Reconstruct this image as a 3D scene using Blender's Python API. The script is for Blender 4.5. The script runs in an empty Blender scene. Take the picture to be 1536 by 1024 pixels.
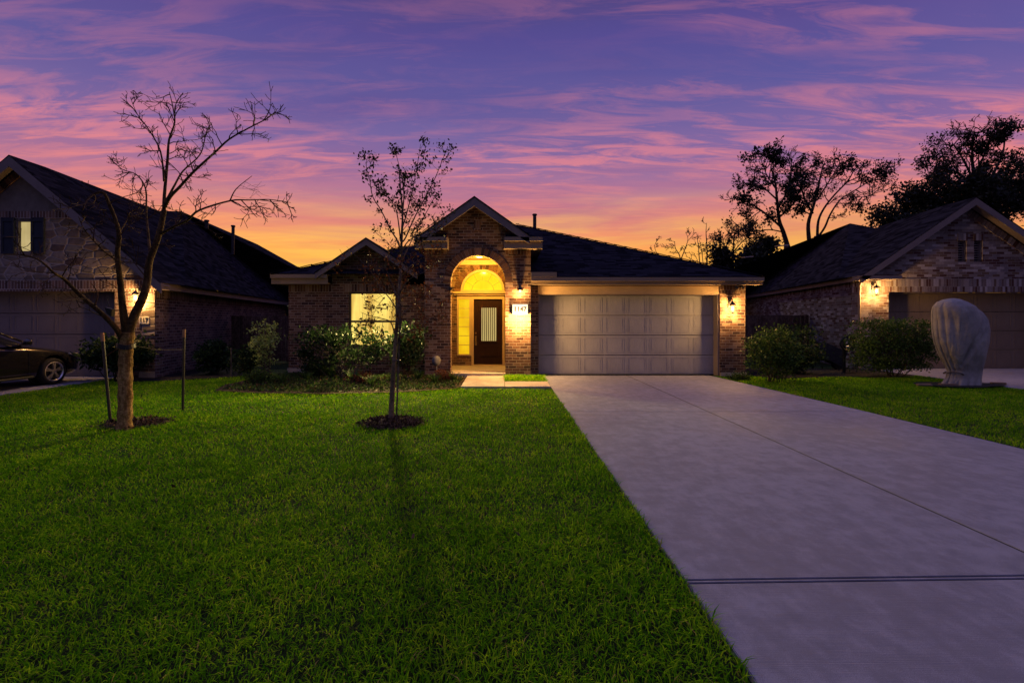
import bpy, bmesh, math, random
import numpy as np
from mathutils import Vector, noise
R = math.radians
random.seed(7)
S = bpy.context.scene
C = S.collection
# ------------------------------------------------------------------ camera frame of reference
F, VX, VY, H = 700.0, 758.0, 482.0, 1.5
def P(px, py, d): return Vector(((px - VX) / F * d, d, H - (py - VY) / F * d))
def XX(px, d): return (px - VX) / F * d
def ZZ(py, d): return H - (py - VY) / F * d

# ------------------------------------------------------------------ objects
def tag(o, label=None, cat=None, group=None, kind=None):
    if label: o['label'] = label
    if cat: o['category'] = cat
    if group: o['group'] = group
    if kind: o['kind'] = kind
    return o
def thing(name, loc, label, cat, group=None):
    o = bpy.data.objects.new(name, None); C.objects.link(o)
    o.location = loc; o.empty_display_size = .2
    return tag(o, label, cat, group)
def origin(o):
    v = Vector((0, 0, 0))
    while o is not None:
        v += o.location; o = o.parent
    return v

class MB:
    def __init__(s): s.v = []; s.f = []
    def poly(s, pts):
        b = len(s.v); s.v += [tuple(p) for p in pts]; s.f.append(tuple(range(b, b + len(pts))))
        return s
    def box(s, x0, x1, y0, y1, z0, z1):
        b = len(s.v)
        s.v += [(x, y, z) for z in (z0, z1) for y in (y0, y1) for x in (x0, x1)]
        for f in ((0, 2, 3, 1), (4, 5, 7, 6), (0, 1, 5, 4), (2, 6, 7, 3), (0, 4, 6, 2), (1, 3, 7, 5)):
            s.f.append(tuple(b + i for i in f))
        return s
    def prism(s, pts, y0, y1):          # polygon in x,z pulled from y0 to y1
        n = len(pts); b = len(s.v)
        s.v += [(x, y0, z) for x, z in pts] + [(x, y1, z) for x, z in pts]
        s.f.append(tuple(range(b, b + n))); s.f.append(tuple(range(b + 2 * n - 1, b + n - 1, -1)))
        for i in range(n):
            j = (i + 1) % n; s.f.append((b + i, b + n + i, b + n + j, b + j))
        return s
    def slab(s, pts, z0, z1):           # polygon in x,y pulled from z0 to z1
        n = len(pts); b = len(s.v)
        s.v += [(x, y, z0) for x, y in pts] + [(x, y, z1) for x, y in pts]
        s.f.append(tuple(range(b + n - 1, b - 1, -1))); s.f.append(tuple(range(b + n, b + 2 * n)))
        for i in range(n):
            j = (i + 1) % n; s.f.append((b + i, b + j, b + n + j, b + n + i))
        return s
    def bar(s, a, b_, w, h):            # box from a to b_, w across, h thick
        a = Vector(a); b_ = Vector(b_); d = (b_ - a).normalized()
        up = Vector((0, 0, 1)) if abs(d.z) < .95 else Vector((0, 1, 0))
        sx = d.cross(up).normalized() * w / 2; sz = sx.cross(d).normalized() * h / 2
        n = len(s.v)
        for q in (a, b_):
            s.v += [tuple(q - sx - sz), tuple(q + sx - sz), tuple(q + sx + sz), tuple(q - sx + sz)]
        for f in ((0, 1, 2, 3), (7, 6, 5, 4), (0, 4, 5, 1), (1, 5, 6, 2), (2, 6, 7, 3), (3, 7, 4, 0)):
            s.f.append(tuple(n + i for i in f))
        return s
    def tube(s, pts, rad, n=8, cap=True):
        pts = [Vector(p) for p in pts]
        if not hasattr(rad, '__len__'): rad = [rad] * len(pts)
        b = len(s.v); prev = None
        for i, p in enumerate(pts):
            t = (pts[min(i + 1, len(pts) - 1)] - pts[max(i - 1, 0)])
            if t.length < 1e-9: t = Vector((0, 0, 1))
            t.normalize()
            if prev is None:
                a = Vector((1, 0, 0)) if abs(t.x) < .8 else Vector((0, 1, 0))
                u = (a - t * a.dot(t)).normalized()
            else:
                u = prev - t * prev.dot(t)
                u = u.normalized() if u.length > 1e-6 else t.orthogonal().normalized()
            prev = u; w = t.cross(u)
            for k in range(n):
                an = 2 * math.pi * k / n
                s.v.append(tuple(p + (u * math.cos(an) + w * math.sin(an)) * rad[i]))
        for i in range(len(pts) - 1):
            for k in range(n):
                k2 = (k + 1) % n
                s.f.append((b + i * n + k, b + i * n + k2, b + (i + 1) * n + k2, b + (i + 1) * n + k))
        if cap:
            s.f.append(tuple(b + k for k in range(n - 1, -1, -1)))
            s.f.append(tuple(b + (len(pts) - 1) * n + k for k in range(n)))
        return s
    def wall(s, y, x0, x1, z0, z1, holes, dep):   # facing -y with rectangular openings
        xs = sorted({x0, x1, *[h[0] for h in holes], *[h[1] for h in holes]})
        zs = sorted({z0, z1, *[h[2] for h in holes], *[h[3] for h in holes]})
        ins = lambda x, z: any(h[0] < x < h[1] and h[2] < z < h[3] for h in holes)
        for i in range(len(xs) - 1):
            for j in range(len(zs) - 1):
                a, b, c, d = xs[i], xs[i + 1], zs[j], zs[j + 1]
                if not ins((a + b) / 2, (c + d) / 2):
                    s.poly([(a, y, c), (b, y, c), (b, y, d), (a, y, d)])
                    s.poly([(a, y + dep, d), (b, y + dep, d), (b, y + dep, c), (a, y + dep, c)])
        for a, b, c, d in [(x0, x1, z0, z1)] + list(holes):
            s.poly([(a, y, c), (a, y + dep, c), (a, y + dep, d), (a, y, d)])
            s.poly([(b, y, c), (b, y, d), (b, y + dep, d), (b, y + dep, c)])
            s.poly([(a, y, d), (b, y, d), (b, y + dep, d), (a, y + dep, d)])
            if c > z0: s.poly([(a, y, c), (a, y + dep, c), (b, y + dep, c), (b, y, c)])
        return s
    def each(s, name, mat, parent, **k):   # every loose piece as a part of its own
        par = list(range(len(s.v)))
        def find(a):
            while par[a] != a: par[a] = par[par[a]]; a = par[a]
            return a
        for f in s.f:
            for i in f[1:]: par[find(i)] = find(f[0])
        gr = {}
        for f in s.f: gr.setdefault(find(f[0]), []).append(f)
        for fs in gr.values():
            ids = sorted({i for f in fs for i in f}); mp = {a: b for b, a in enumerate(ids)}
            q = MB(); q.v = [s.v[i] for i in ids]; q.f = [tuple(mp[i] for i in f) for f in fs]; q.build(name, mat, parent, **k)
    def build(s, name, mat, parent=None, smooth=False, fix=True, bevel=0, at=None, uv=True):
        me = bpy.data.meshes.new(name)
        o0 = origin(parent) if parent is not None else (Vector(at) if at is not None else Vector((0, 0, 0)))
        if at is not None and parent is not None: o0 = Vector(at)
        me.from_pydata([(a - o0.x, b - o0.y, c - o0.z) for a, b, c in s.v], [], s.f)
        if fix or bevel:
            bm = bmesh.new(); bm.from_mesh(me)
            bmesh.ops.remove_doubles(bm, verts=bm.verts, dist=1e-5)
            bmesh.ops.recalc_face_normals(bm, faces=bm.faces)
            if bevel:
                bmesh.ops.bevel(bm, geom=[e for e in bm.edges if len(e.link_faces) == 2 and e.calc_face_angle(0) > .6],
                                offset=bevel, segments=2, affect='EDGES', clamp_overlap=True)
            bm.to_mesh(me); bm.free()
        if uv:
            l = me.uv_layers.new(name='UVMap').data
            for f in me.polygons:
                n = f.normal
                h = Vector((0, 0, 1)).cross(n)
                h = h.normalized() if h.length > .05 else Vector((1, 0, 0))
                if abs(n.y) > .3 and h.x < 0 or abs(n.y) <= .3 and h.y < 0: h = -h
                v = n.cross(h)
                if v.z < -.01 or (abs(v.z) < .01 and v.y < 0): v = -v
                for li in f.loop_indices:
                    q = me.vertices[me.loops[li].vertex_index].co + o0
                    l[li].uv = (q.dot(h), q.dot(v))
        if smooth:
            for f in me.polygons: f.use_smooth = True
        if mat: me.materials.append(mat)
        o = bpy.data.objects.new(name, me); C.objects.link(o)
        if parent is not None: o.parent = parent
        if parent is None: o.location = o0
        elif at is not None: o.location = o0 - origin(parent)
        return o

# ------------------------------------------------------------------ materials
class NT:
    def __init__(s, name):
        s.m = bpy.data.materials.new(name); s.m.use_nodes = True
        s.t = s.m.node_tree; s.b = s.t.nodes['Principled BSDF']; s.b.inputs['Specular IOR Level'].default_value = .15
    def n(s, t, **k):
        n = s.t.nodes.new(t)
        for a, b in k.items(): setattr(n, a, b)
        return n
    def L(s, a, b): s.t.links.new(a, b)
    def val(s, x, sock):
        if isinstance(x, (int, float)): sock.default_value = x
        else: s.L(x, sock)
    def math(s, op, a, b=None, c=None):
        n = s.n('ShaderNodeMath', operation=op); s.val(a, n.inputs[0])
        if b is not None: s.val(b, n.inputs[1])
        if c is not None: s.val(c, n.inputs[2])
        return n.outputs[0]
    def noise(s, vec, scale, detail=3, rough=.5, dist=0):
        n = s.n('ShaderNodeTexNoise'); n.inputs['Scale'].default_value = scale
        n.inputs['Detail'].default_value = detail; n.inputs['Roughness'].default_value = rough
        n.inputs['Distortion'].default_value = dist
        if vec is not None: s.L(vec, n.inputs['Vector'])
        return n.outputs['Fac']
    def ramp(s, fac, stops, interp='LINEAR'):
        n = s.n('ShaderNodeValToRGB'); n.color_ramp.interpolation = interp
        e = n.color_ramp.elements
        while len(e) < len(stops): e.new(.5)
        for i, (p, c) in enumerate(stops):
            e[i].position = p; e[i].color = (*c, 1) if len(c) == 3 else c
        s.L(fac, n.inputs[0]); return n.outputs[0]
    def mix(s, fac, a, b, mode='MIX'):
        n = s.n('ShaderNodeMix', data_type='RGBA', blend_type=mode)
        s.val(fac, n.inputs[0])
        for x, k in ((a, 6), (b, 7)):
            if isinstance(x, tuple): n.inputs[k].default_value = (*x, 1)
            else: s.L(x, n.inputs[k])
        return n.outputs[2]
    def scale(s, vec, v, loc=(0, 0, 0), rot=(0, 0, 0)):
        n = s.n('ShaderNodeMapping'); n.inputs['Scale'].default_value = v
        n.inputs['Location'].default_value = loc; n.inputs['Rotation'].default_value = rot
        s.L(vec, n.inputs[0]); return n.outputs[0]
    def bump(s, h, strength=.5, dist=.01):
        n = s.n('ShaderNodeBump'); n.inputs['Strength'].default_value = strength
        n.inputs['Distance'].default_value = dist
        s.L(h, n.inputs['Height']); s.L(n.outputs[0], s.b.inputs['Normal'])
    def uv(s): return s.n('ShaderNodeUVMap', uv_map='UVMap').outputs[0]
    def pos(s): return s.n('ShaderNodeNewGeometry').outputs['Position']
    def obj(s): return s.n('ShaderNodeTexCoord').outputs['Object']
    def col(s, c): s.val(c, s.b.inputs['Base Color']) if not isinstance(c, tuple) else setattr(s.b.inputs['Base Color'], 'default_value', (*c, 1))
    def rough(s, r): s.val(r, s.b.inputs['Roughness'])

def plain(name, c, rough=.6, var=.25, sc=6, metal=0, bump=.15, bsc=60):
    t = NT(name); v = t.obj()
    f = t.noise(v, sc, 5, .65)
    lo = tuple(x * (1 - var) for x in c); hi = tuple(min(1, x * (1 + var)) for x in c)
    t.col(t.ramp(f, [(.3, lo), (.7, hi)])); t.rough(rough)
    t.b.inputs['Metallic'].default_value = metal
    if rough < .42: t.b.inputs['Specular IOR Level'].default_value = .5
    if bump: t.bump(t.noise(v, bsc, 3), bump, .004)
    return t.m
def emis(name, c, k):
    t = NT(name); t.col(c); t.b.inputs['Emission Color'].default_value = (*c, 1)
    t.b.inputs['Emission Strength'].default_value = k
    return t.m

def brickmat(name, w, h, m, cols, mortar, wob=.0, bumpk=.8, stain=.25):
    t = NT(name); uv = t.uv()
    if wob:
        nn = t.n('ShaderNodeTexNoise'); nn.inputs['Scale'].default_value = 5; t.L(uv, nn.inputs['Vector'])
        vm = t.n('ShaderNodeVectorMath', operation='MULTIPLY_ADD'); t.L(nn.outputs['Color'], vm.inputs[0])
        vm.inputs[1].default_value = (wob, wob, 0); t.L(uv, vm.inputs[2]); uvw = vm.outputs[0]
    else: uvw = uv
    sp = t.n('ShaderNodeSeparateXYZ'); t.L(uvw, sp.inputs[0])
    vv = t.math('DIVIDE', sp.outputs[1], h); row = t.math('FLOOR', vv)
    rw = t.n('ShaderNodeTexWhiteNoise', noise_dimensions='1D'); t.L(row, rw.inputs['W'])
    off = t.math('ADD', t.math('MULTIPLY', t.math('MODULO', row, 2), .5), t.math('MULTIPLY', rw.outputs['Value'], .12))
    uu = t.math('ADD', t.math('DIVIDE', sp.outputs[0], w), off); colm = t.math('FLOOR', uu)
    fu = t.math('FRACT', uu); fv = t.math('FRACT', vv)
    mo = t.math('MAXIMUM', t.math('LESS_THAN', fu, m / w), t.math('LESS_THAN', fv, m / h))
    cb = t.n('ShaderNodeCombineXYZ'); t.L(colm, cb.inputs[0]); t.L(row, cb.inputs[1])
    wn = t.n('ShaderNodeTexWhiteNoise', noise_dimensions='2D'); t.L(cb.outputs[0], wn.inputs['Vector'])
    n = len(cols)
    bc = t.ramp(wn.outputs['Value'], [(i / n, c) for i, c in enumerate(cols)], 'CONSTANT')
    ns = t.noise(uv, 38, 4, .7)
    bc = t.mix(.75, bc, t.ramp(ns, [(.3, (.62, .62, .62)), (.7, (1.3, 1.3, 1.3))]), 'MULTIPLY')
    mc = t.mix(.6, mortar, t.ramp(t.noise(uv, 14, 3), [(.3, (.6, .6, .6)), (.7, (1.15, 1.15, 1.15))]), 'MULTIPLY')
    c = t.mix(mo, bc, mc)
    big = t.ramp(t.noise(t.scale(uv, (1, .6, 1)), 1.1, 5, .65), [(.35, (1 - stain,) * 3), (.65, (1.12,) * 3)])
    t.col(t.mix(1, c, big, 'MULTIPLY')); t.rough(.9)
    hgt = t.math('ADD', t.math('SUBTRACT', 1, mo), t.math('MULTIPLY', ns, .4))
    t.bump(hgt, bumpk, .008)
    return t.m

BR = [(.085, .042, .027), (.14, .072, .043), (.19, .108, .066), (.052, .028, .022), (.115, .058, .036), (.23, .145, .095), (.155, .078, .045), (.10, .052, .038)]
M = {}
M['brick'] = brickmat('brown_brick', .205, .076, .012, BR, (.30, .235, .18))
M['soldier'] = brickmat('brown_brick_soldier', .083, .235, .012, BR, (.30, .235, .18))
BR2 = [(.20, .16, .15), (.13, .085, .075), (.26, .215, .20), (.075, .033, .027), (.17, .14, .145), (.12, .075, .052), (.32, .28, .27), (.15, .11, .10)]
M['brick2'] = brickmat('mixed_brick', .235, .078, .010, BR2, (.24, .21, .20), wob=.015)
M['soldier2'] = brickmat('mixed_brick_soldier', .078, .235, .010, BR2, (.24, .21, .20), wob=.01)
BR3 = [(.10, .06, .05), (.15, .09, .07), (.07, .045, .04), (.20, .125, .095), (.125, .075, .062)]
M['brick3'] = brickmat('dark_brick', .215, .083, .012, BR3, (.30, .26, .23))
M['soldier3'] = brickmat('dark_brick_soldier', .083, .235, .014, BR3, (.36, .31, .28))

def stonemat():
    t = NT('rubble_stone'); uv = t.uv()
    v = t.scale(uv, (1, 2.0, 1))
    a = t.n('ShaderNodeTexVoronoi', feature='DISTANCE_TO_EDGE'); b = t.n('ShaderNodeTexVoronoi')
    for n in (a, b):
        n.inputs['Scale'].default_value = 2.5; n.inputs['Randomness'].default_value = .62; t.L(v, n.inputs['Vector'])
    cell = t.ramp(t.n('ShaderNodeSeparateColor').outputs[0], [(0, (0, 0, 0)), (1, (1, 1, 1))])
    sc = t.n('ShaderNodeSeparateColor'); t.L(b.outputs['Color'], sc.inputs[0])
    cell = t.ramp(sc.outputs[0], [(0, (.13, .10, .08)), (.3, (.20, .17, .13)), (.55, (.10, .065, .05)), (.8, (.24, .20, .165)), (1, (.16, .11, .08))])
    ns = t.noise(uv, 9, 6, .7)
    cell = t.mix(.8, cell, t.ramp(ns, [(.3, (.6, .6, .6)), (.7, (1.25, 1.25, 1.25))]), 'MULTIPLY')
    mo = t.ramp(a.outputs['Distance'], [(.028, (1, 1, 1)), (.045, (0, 0, 0))])
    t.col(t.mix(mo, cell, (.27, .235, .21))); t.rough(.9)
    t.bump(t.math('ADD', t.math('MINIMUM', a.outputs['Distance'], .12), t.math('MULTIPLY', ns, .05)), .8, .12)
    return t.m
M['stone'] = stonemat()

def shingle(name, base):
    t = NT(name); uv = t.uv()
    sp = t.n('ShaderNodeSeparateXYZ'); t.L(uv, sp.inputs[0])
    vv = t.math('DIVIDE', sp.outputs[1], .14); row = t.math('FLOOR', vv)
    rw = t.n('ShaderNodeTexWhiteNoise', noise_dimensions='1D'); t.L(row, rw.inputs['W'])
    uu = t.math('ADD', t.math('DIVIDE', sp.outputs[0], .3), t.math('MULTIPLY', rw.outputs['Value'], 3))
    cb = t.n('ShaderNodeCombineXYZ'); t.L(t.math('FLOOR', uu), cb.inputs[0]); t.L(row, cb.inputs[1])
    wn = t.n('ShaderNodeTexWhiteNoise', noise_dimensions='2D'); t.L(cb.outputs[0], wn.inputs['Vector'])
    k = t.math('MULTIPLY_ADD', wn.outputs['Value'], 1.1, .45)
    fv = t.math('FRACT', vv)
    k = t.math('MULTIPLY', k, t.math('SUBTRACT', 1, t.math('MULTIPLY', t.math('LESS_THAN', fv, .13), .5)))
    k = t.math('MULTIPLY', k, t.math('MULTIPLY_ADD', t.noise(uv, 1.3, 4), .6, .7))
    k = t.math('MULTIPLY', k, t.math('MULTIPLY_ADD', t.noise(uv, 90, 3), .8, .6))
    n = t.n('ShaderNodeVectorMath', operation='SCALE'); n.inputs[0].default_value = base; t.L(k, n.inputs['Scale'])
    t.col(n.outputs[0]); t.rough(.95)
    t.b.inputs['Specular IOR Level'].default_value = 0
    t.bump(t.math('ADD', fv, t.math('MULTIPLY', wn.outputs['Value'], .5)), .9, .012)
    return t.m
M['shingle'] = shingle('charcoal_shingle', (.019, .018, .025))
M['shingle2'] = shingle('grey_shingle', (.024, .022, .028))
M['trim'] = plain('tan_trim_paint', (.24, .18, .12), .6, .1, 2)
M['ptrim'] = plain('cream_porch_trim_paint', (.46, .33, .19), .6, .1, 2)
M['trim2'] = plain('grey_tan_trim_paint', (.17, .135, .125), .6, .12, 2)
M['stucco'] = plain('grey_brown_stucco', (.17, .14, .12), .9, .2, 5, bump=.5, bsc=120)
def garagemat(name, c):
    t = NT(name); uv = t.uv()
    gr = t.noise(t.scale(uv, (150, 3, 1)), 1, 4, .6)
    dirt = t.noise(t.scale(uv, (1, .5, 1)), 2.2, 5, .6)
    k = t.ramp(gr, [(.3, tuple(x * .86 for x in c)), (.7, tuple(x * 1.08 for x in c))])
    t.col(t.mix(1, k, t.ramp(dirt, [(.3, (.86, .85, .84)), (.7, (1.04, 1.04, 1.04))]), 'MULTIPLY')); t.rough(.55)
    t.bump(gr, .5, .003); return t.m
M['gdoor'] = garagemat('garage_door_paint', (.28, .275, .305))
M['gdoor2'] = garagemat('brown_garage_door_paint', (.17, .13, .095))
M['gdoor3'] = garagemat('grey_garage_door_paint', (.17, .145, .145))

def concrete(name, c):
    t = NT(name); p = t.pos()
    a = t.noise(p, .55, 6, .62, .3); b = t.noise(t.scale(p, (9, 1.1, 1)), 2, 4, .6); g = t.noise(p, 240, 2, .7); e = t.noise(p, 5, 6, .7); br = t.noise(t.scale(p, (1, 60, 1)), 3, 2, .6)
    k = t.math('ADD', t.math('MULTIPLY_ADD', a, .26, .27), t.math('MULTIPLY_ADD', b, .12, .04))
    k = t.math('ADD', k, t.math('MULTIPLY', g, .5)); k = t.math('ADD', k, t.math('MULTIPLY', e, .45))
    cc = t.ramp(k, [(.55, tuple(x * .55 for x in c)), (.98, c), (1.45, tuple(min(1, x * 1.3) for x in c))])
    vo = t.n('ShaderNodeTexVoronoi'); vo.inputs['Scale'].default_value = 1.7; t.L(p, vo.inputs['Vector'])
    st = t.ramp(t.math('ADD', vo.outputs['Distance'], t.math('MULTIPLY', e, .3)), [(.12, (.75, .72, .70)), (.26, (1, 1, 1))])
    t.col(t.mix(.3, cc, st, 'MULTIPLY')); t.rough(t.ramp(a, [(.3, (.6,) * 3), (.7, (.82,) * 3)]))
    t.bump(t.math('ADD', t.math('MULTIPLY', g, .8), t.math('MULTIPLY', br, 1.)), .6, .004)
    return t.m
M['concrete'] = concrete('driveway_concrete', (.20, .20, .24))
M['walk'] = concrete('walk_concrete', (.34, .29, .23))

def leafmat(name, c1, c2, trans=.22, rough=.55, spec=.06):
    t = NT(name); g = t.n('ShaderNodeNewGeometry')
    col = t.ramp(g.outputs['Random Per Island'], [(0, c1), (.85, c2), (1, tuple(min(1, x * 1.5) for x in c2))])
    t.col(col); t.rough(rough); t.b.inputs['Specular IOR Level'].default_value = spec
    tr = t.n('ShaderNodeBsdfTranslucent'); t.L(col, tr.inputs[0])
    mx = t.n('ShaderNodeMixShader'); mx.inputs[0].default_value = trans
    t.L(t.b.outputs[0], mx.inputs[1]); t.L(tr.outputs[0], mx.inputs[2])
    t.L(mx.outputs[0], t.t.nodes['Material Output'].inputs[0])
    return t.m
M['leaf'] = leafmat('shrub_leaves', (.018, .045, .010), (.06, .11, .022))
M['leaf_dark'] = leafmat('dark_shrub_leaves', (.010, .024, .010), (.026, .05, .016))
M['leaf_lime'] = leafmat('pale_shrub_leaves', (.16, .24, .05), (.38, .45, .12))
M['leaf_tree'] = leafmat('tree_leaves', (.008, .010, .007), (.022, .026, .012), .15, .6, .2)
M['leaf_brown'] = leafmat('brown_leaves', (.05, .018, .010), (.14, .05, .022))
M['leaf_young'] = leafmat('young_tree_leaves', (.012, .014, .012), (.04, .035, .02), .15, .7, .1)
M['liriope'] = leafmat('strap_leaves', (.02, .05, .012), (.07, .13, .03))

def grassmat():
    t = NT('lawn_blades'); g = t.n('ShaderNodeNewGeometry')
    big = t.noise(t.scale(g.outputs['Position'], (1, 1, 0)), .9, 5, .65)
    mid = t.noise(t.scale(g.outputs['Position'], (1, 1, 0)), 4.5, 3, .6)
    isl = g.outputs['Random Per Island']
    base = t.ramp(isl, [(0, (.05, .22, .005)), (.5, (.14, .38, .008)), (.96, (.34, .56, .02)), (.975, (.34, .30, .08)), (1, (.38, .32, .10))])
    k = t.ramp(t.math('ADD', t.math('MULTIPLY', big, .7), t.math('MULTIPLY', mid, .5)), [(.42, (.50, .60, .4)), (.6, (.95, .95, .8)), (.75, (1.6, 1.25, 1.2))])
    col = t.mix(1, base, k, 'MULTIPLY')
    t.col(col); t.rough(.7); t.b.inputs['Specular IOR Level'].default_value = 0
    tr = t.n('ShaderNodeBsdfTranslucent'); t.L(col, tr.inputs[0])
    mx = t.n('ShaderNodeMixShader'); mx.inputs[0].default_value = .42
    t.L(t.b.outputs[0], mx.inputs[1]); t.L(tr.outputs[0], mx.inputs[2])
    t.L(mx.outputs[0], t.t.nodes['Material Output'].inputs[0])
    return t.m
M['grass'] = grassmat()
def groundmat():
    t = NT('soil_and_turf'); p = t.pos()
    a = t.noise(p, 3, 6, .7); b = t.noise(p, 60, 4, .7)
    t.col(t.mix(t.ramp(b, [(.4, (0, 0, 0)), (.6, (1, 1, 1))]), t.ramp(a, [(.3, (.010, .028, .006)), (.7, (.022, .06, .01))]), (.022, .030, .01)))
    t.rough(.95); t.bump(b, .9, .03); return t.m
M['ground'] = groundmat()
def mulchmat(name, c1, c2):
    t = NT(name); p = t.pos(); v = t.n('ShaderNodeTexVoronoi'); v.inputs['Scale'].default_value = 38
    t.L(t.scale(p, (1, .5, 1)), v.inputs['Vector'])
    sc = t.n('ShaderNodeSeparateColor'); t.L(v.outputs['Color'], sc.inputs[0])
    t.col(t.mix(.5, t.ramp(sc.outputs[0], [(0, c1), (1, c2)]), t.ramp(t.noise(p, 5, 4), [(.3, c1), (.7, c2)])))
    t.rough(.95); t.bump(v.outputs['Distance'], 1, .04); return t.m
M['mulch'] = mulchmat('bark_mulch', (.018, .014, .007), (.08, .05, .026))
M['blackmulch'] = mulchmat('black_mulch', (.008, .007, .007), (.03, .026, .024))
def chipmat():
    t = NT('bark_chips'); g = t.n('ShaderNodeNewGeometry')
    t.col(t.ramp(g.outputs['Random Per Island'], [(0, (.025, .014, .008)), (.5, (.06, .036, .02)), (1, (.20, .13, .075))])); t.rough(.9); return t.m
M['chip'] = chipmat()
def barkmat(name, c1, c2, sc=12):
    t = NT(name); o = t.pos(); a = t.noise(t.scale(o, (1, 1, .28)), sc, 6, .7); b = t.noise(o, sc * 2.2, 5, .75)
    t.col(t.ramp(t.math('ADD', t.math('MULTIPLY', a, .5), t.math('MULTIPLY', b, .5)), [(.34, tuple(x * .4 for x in c1)), (.46, c1), (.6, c2), (.7, tuple(min(1, x * 1.5) for x in c2))])); t.rough(.95)
    t.bump(t.math('ADD', a, b), 1, .03); return t.m
M['bark'] = barkmat('lit_tan_bark', (.18, .10, .03), (.52, .34, .13))  # tan trunk bark with its golden light put into the colour
M['bark2'] = barkmat('dark_bark', (.035, .026, .020), (.09, .068, .052))
M['bark3'] = barkmat('grey_bark', (.07, .055, .045), (.17, .14, .11))
M['twig'] = plain('grey_twigs', (.075, .04, .018), .8, .4, 4)
M['wood'] = barkmat('weathered_fence_wood', (.07, .042, .03), (.16, .10, .07), 6)
M['black'] = plain('black_metal', (.012, .012, .013), .4, .3, 9, bump=0)
M['dkplastic'] = plain('dark_plastic', (.02, .025, .02), .5, .3, 9)
M['white'] = plain('white_paint', (.62, .60, .56), .5, .08, 3)
M['greymetal'] = plain('grey_metal', (.30, .30, .32), .4, .2, 8, metal=.7)
M['pipe'] = plain('dark_pipe', (.03, .03, .033), .5, .3, 6)
M['lamp'] = emis('lit_bulb', (1, .62, .22), 40)
M['lampglass'] = emis('lit_lantern_glass', (1, .60, .20), 9)
M['sign'] = emis('lit_sign_face', (1, .86, .60), 1.25); M['sign'].node_tree.nodes['Principled BSDF'].inputs['Base Color'].default_value = (.03, .03, .03, 1)
M['signoff'] = plain('pale_sign_face', (.62, .56, .45), .5, .05, 3)
M['ink'] = plain('black_lettering', (.003, .003, .003), .6, .1, 3, bump=0)

def windowmat(name, c1, c2, k, folds, fsc=9, mottl=.3):
    t = NT(name); uv = t.uv()
    a = t.noise(t.scale(uv, (fsc, .35, 1)), 1, 3, .6, .4); b = t.noise(uv, 1.6, 3, .5)
    f = t.math('ADD', t.math('MULTIPLY', a, folds), t.math('MULTIPLY', b, 1 - folds))
    col = t.ramp(f, [(.38, c1), (.58, c2)])
    t.b.inputs['Base Color'].default_value = (.02, .02, .02, 1); t.rough(.08)
    t.b.inputs['Specular IOR Level'].default_value = .5; t.L(col, t.b.inputs['Emission Color']); t.b.inputs['Emission Strength'].default_value = k
    return t.m
M['win'] = windowmat('lit_window_glass', (.55, .31, .05), (1, .74, .16), 1.15, .75, 3)
M['transom'] = windowmat('lit_fanlight_glass', (1, .64, .005), (1, .76, .01), 1.1, .3)
M['side'] = windowmat('lit_sidelight_glass', (.85, .46, .005), (1, .64, .01), .95, .2)
M['blind'] = windowmat('lit_blind', (.55, .42, .16), (.72, .56, .24), .75, .3)
M['dark_glass'] = plain('dark_window_glass', (.01, .012, .018), .06, .1, 3, bump=0)
def doorglass():
    t = NT('reeded_door_glass'); uv = t.uv(); sp = t.n('ShaderNodeSeparateXYZ'); t.L(uv, sp.inputs[0])
    w = t.math('ADD', sp.outputs[0], t.math('MULTIPLY', t.noise(t.scale(uv, (4, .5, 1)), 1.5, 2), .02))
    s = t.math('MULTIPLY_ADD', t.math('SINE', t.math('MULTIPLY', w, 2 * math.pi / .062)), .5, .5)
    t.L(t.ramp(s, [(.15, (.06, .035, .008)), (.5, (.42, .28, .06)), (.9, (.85, .66, .26))]), t.b.inputs['Emission Color'])
    t.b.inputs['Emission Strength'].default_value = .75; t.b.inputs['Base Color'].default_value = (.03, .03, .03, 1); t.rough(.15)
    t.bump(s, .8, .004); return t.m
M['doorglass'] = doorglass()
def doorwood():
    t = NT('dark_stained_door_wood'); uv = t.uv(); a = t.noise(t.scale(uv, (30, 1.2, 1)), 1.5, 5, .6, .5)
    t.col(t.ramp(a, [(.3, (.009, .004, .003)), (.7, (.028, .010, .006))])); t.rough(.38); t.bump(a, .2, .003); return t.m
M['doorwood'] = doorwood()
def clothmat():
    t = NT('grey_frost_cloth'); o = t.obj(); a = t.noise(o, 3, 5, .6); b = t.noise(t.scale(o, (1, 1, .2)), 22, 4, .6)
    t.col(t.ramp(a, [(.3, (.21, .195, .175)), (.7, (.34, .32, .28))])); t.rough(.85)
    c_ = t.noise(t.scale(o, (1, 1, .13), (0, 0, 0), (0, R(16), 0)), 5, 3, .5, .8)
    t.bump(t.math('ADD', t.math('ADD', t.math('MULTIPLY', b, .2), a), t.math('MULTIPLY', c_, 1.6)), .8, .05)
    return t.m
M['cloth'] = clothmat()
def carpaint():
    t = NT('dark_grey_car_paint'); t.b.inputs['Specular IOR Level'].default_value = .5; t.col((.016, .015, .017)); t.rough(.16); t.b.inputs['Metallic'].default_value = .3
    t.b.inputs['Coat Weight'].default_value = .8; t.b.inputs['Coat Roughness'].default_value = .05
    return t.m
M['paint'] = carpaint()
M['tyre'] = plain('tyre_rubber', (.014, .014, .015), .85, .2, 20)
M['alloy'] = plain('silver_alloy', (.55, .52, .52), .3, .1, 9, metal=.85, bump=0)
M['lens'] = plain('headlight_lens', (.22, .20, .18), .08, .1, 3, bump=0)

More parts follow.
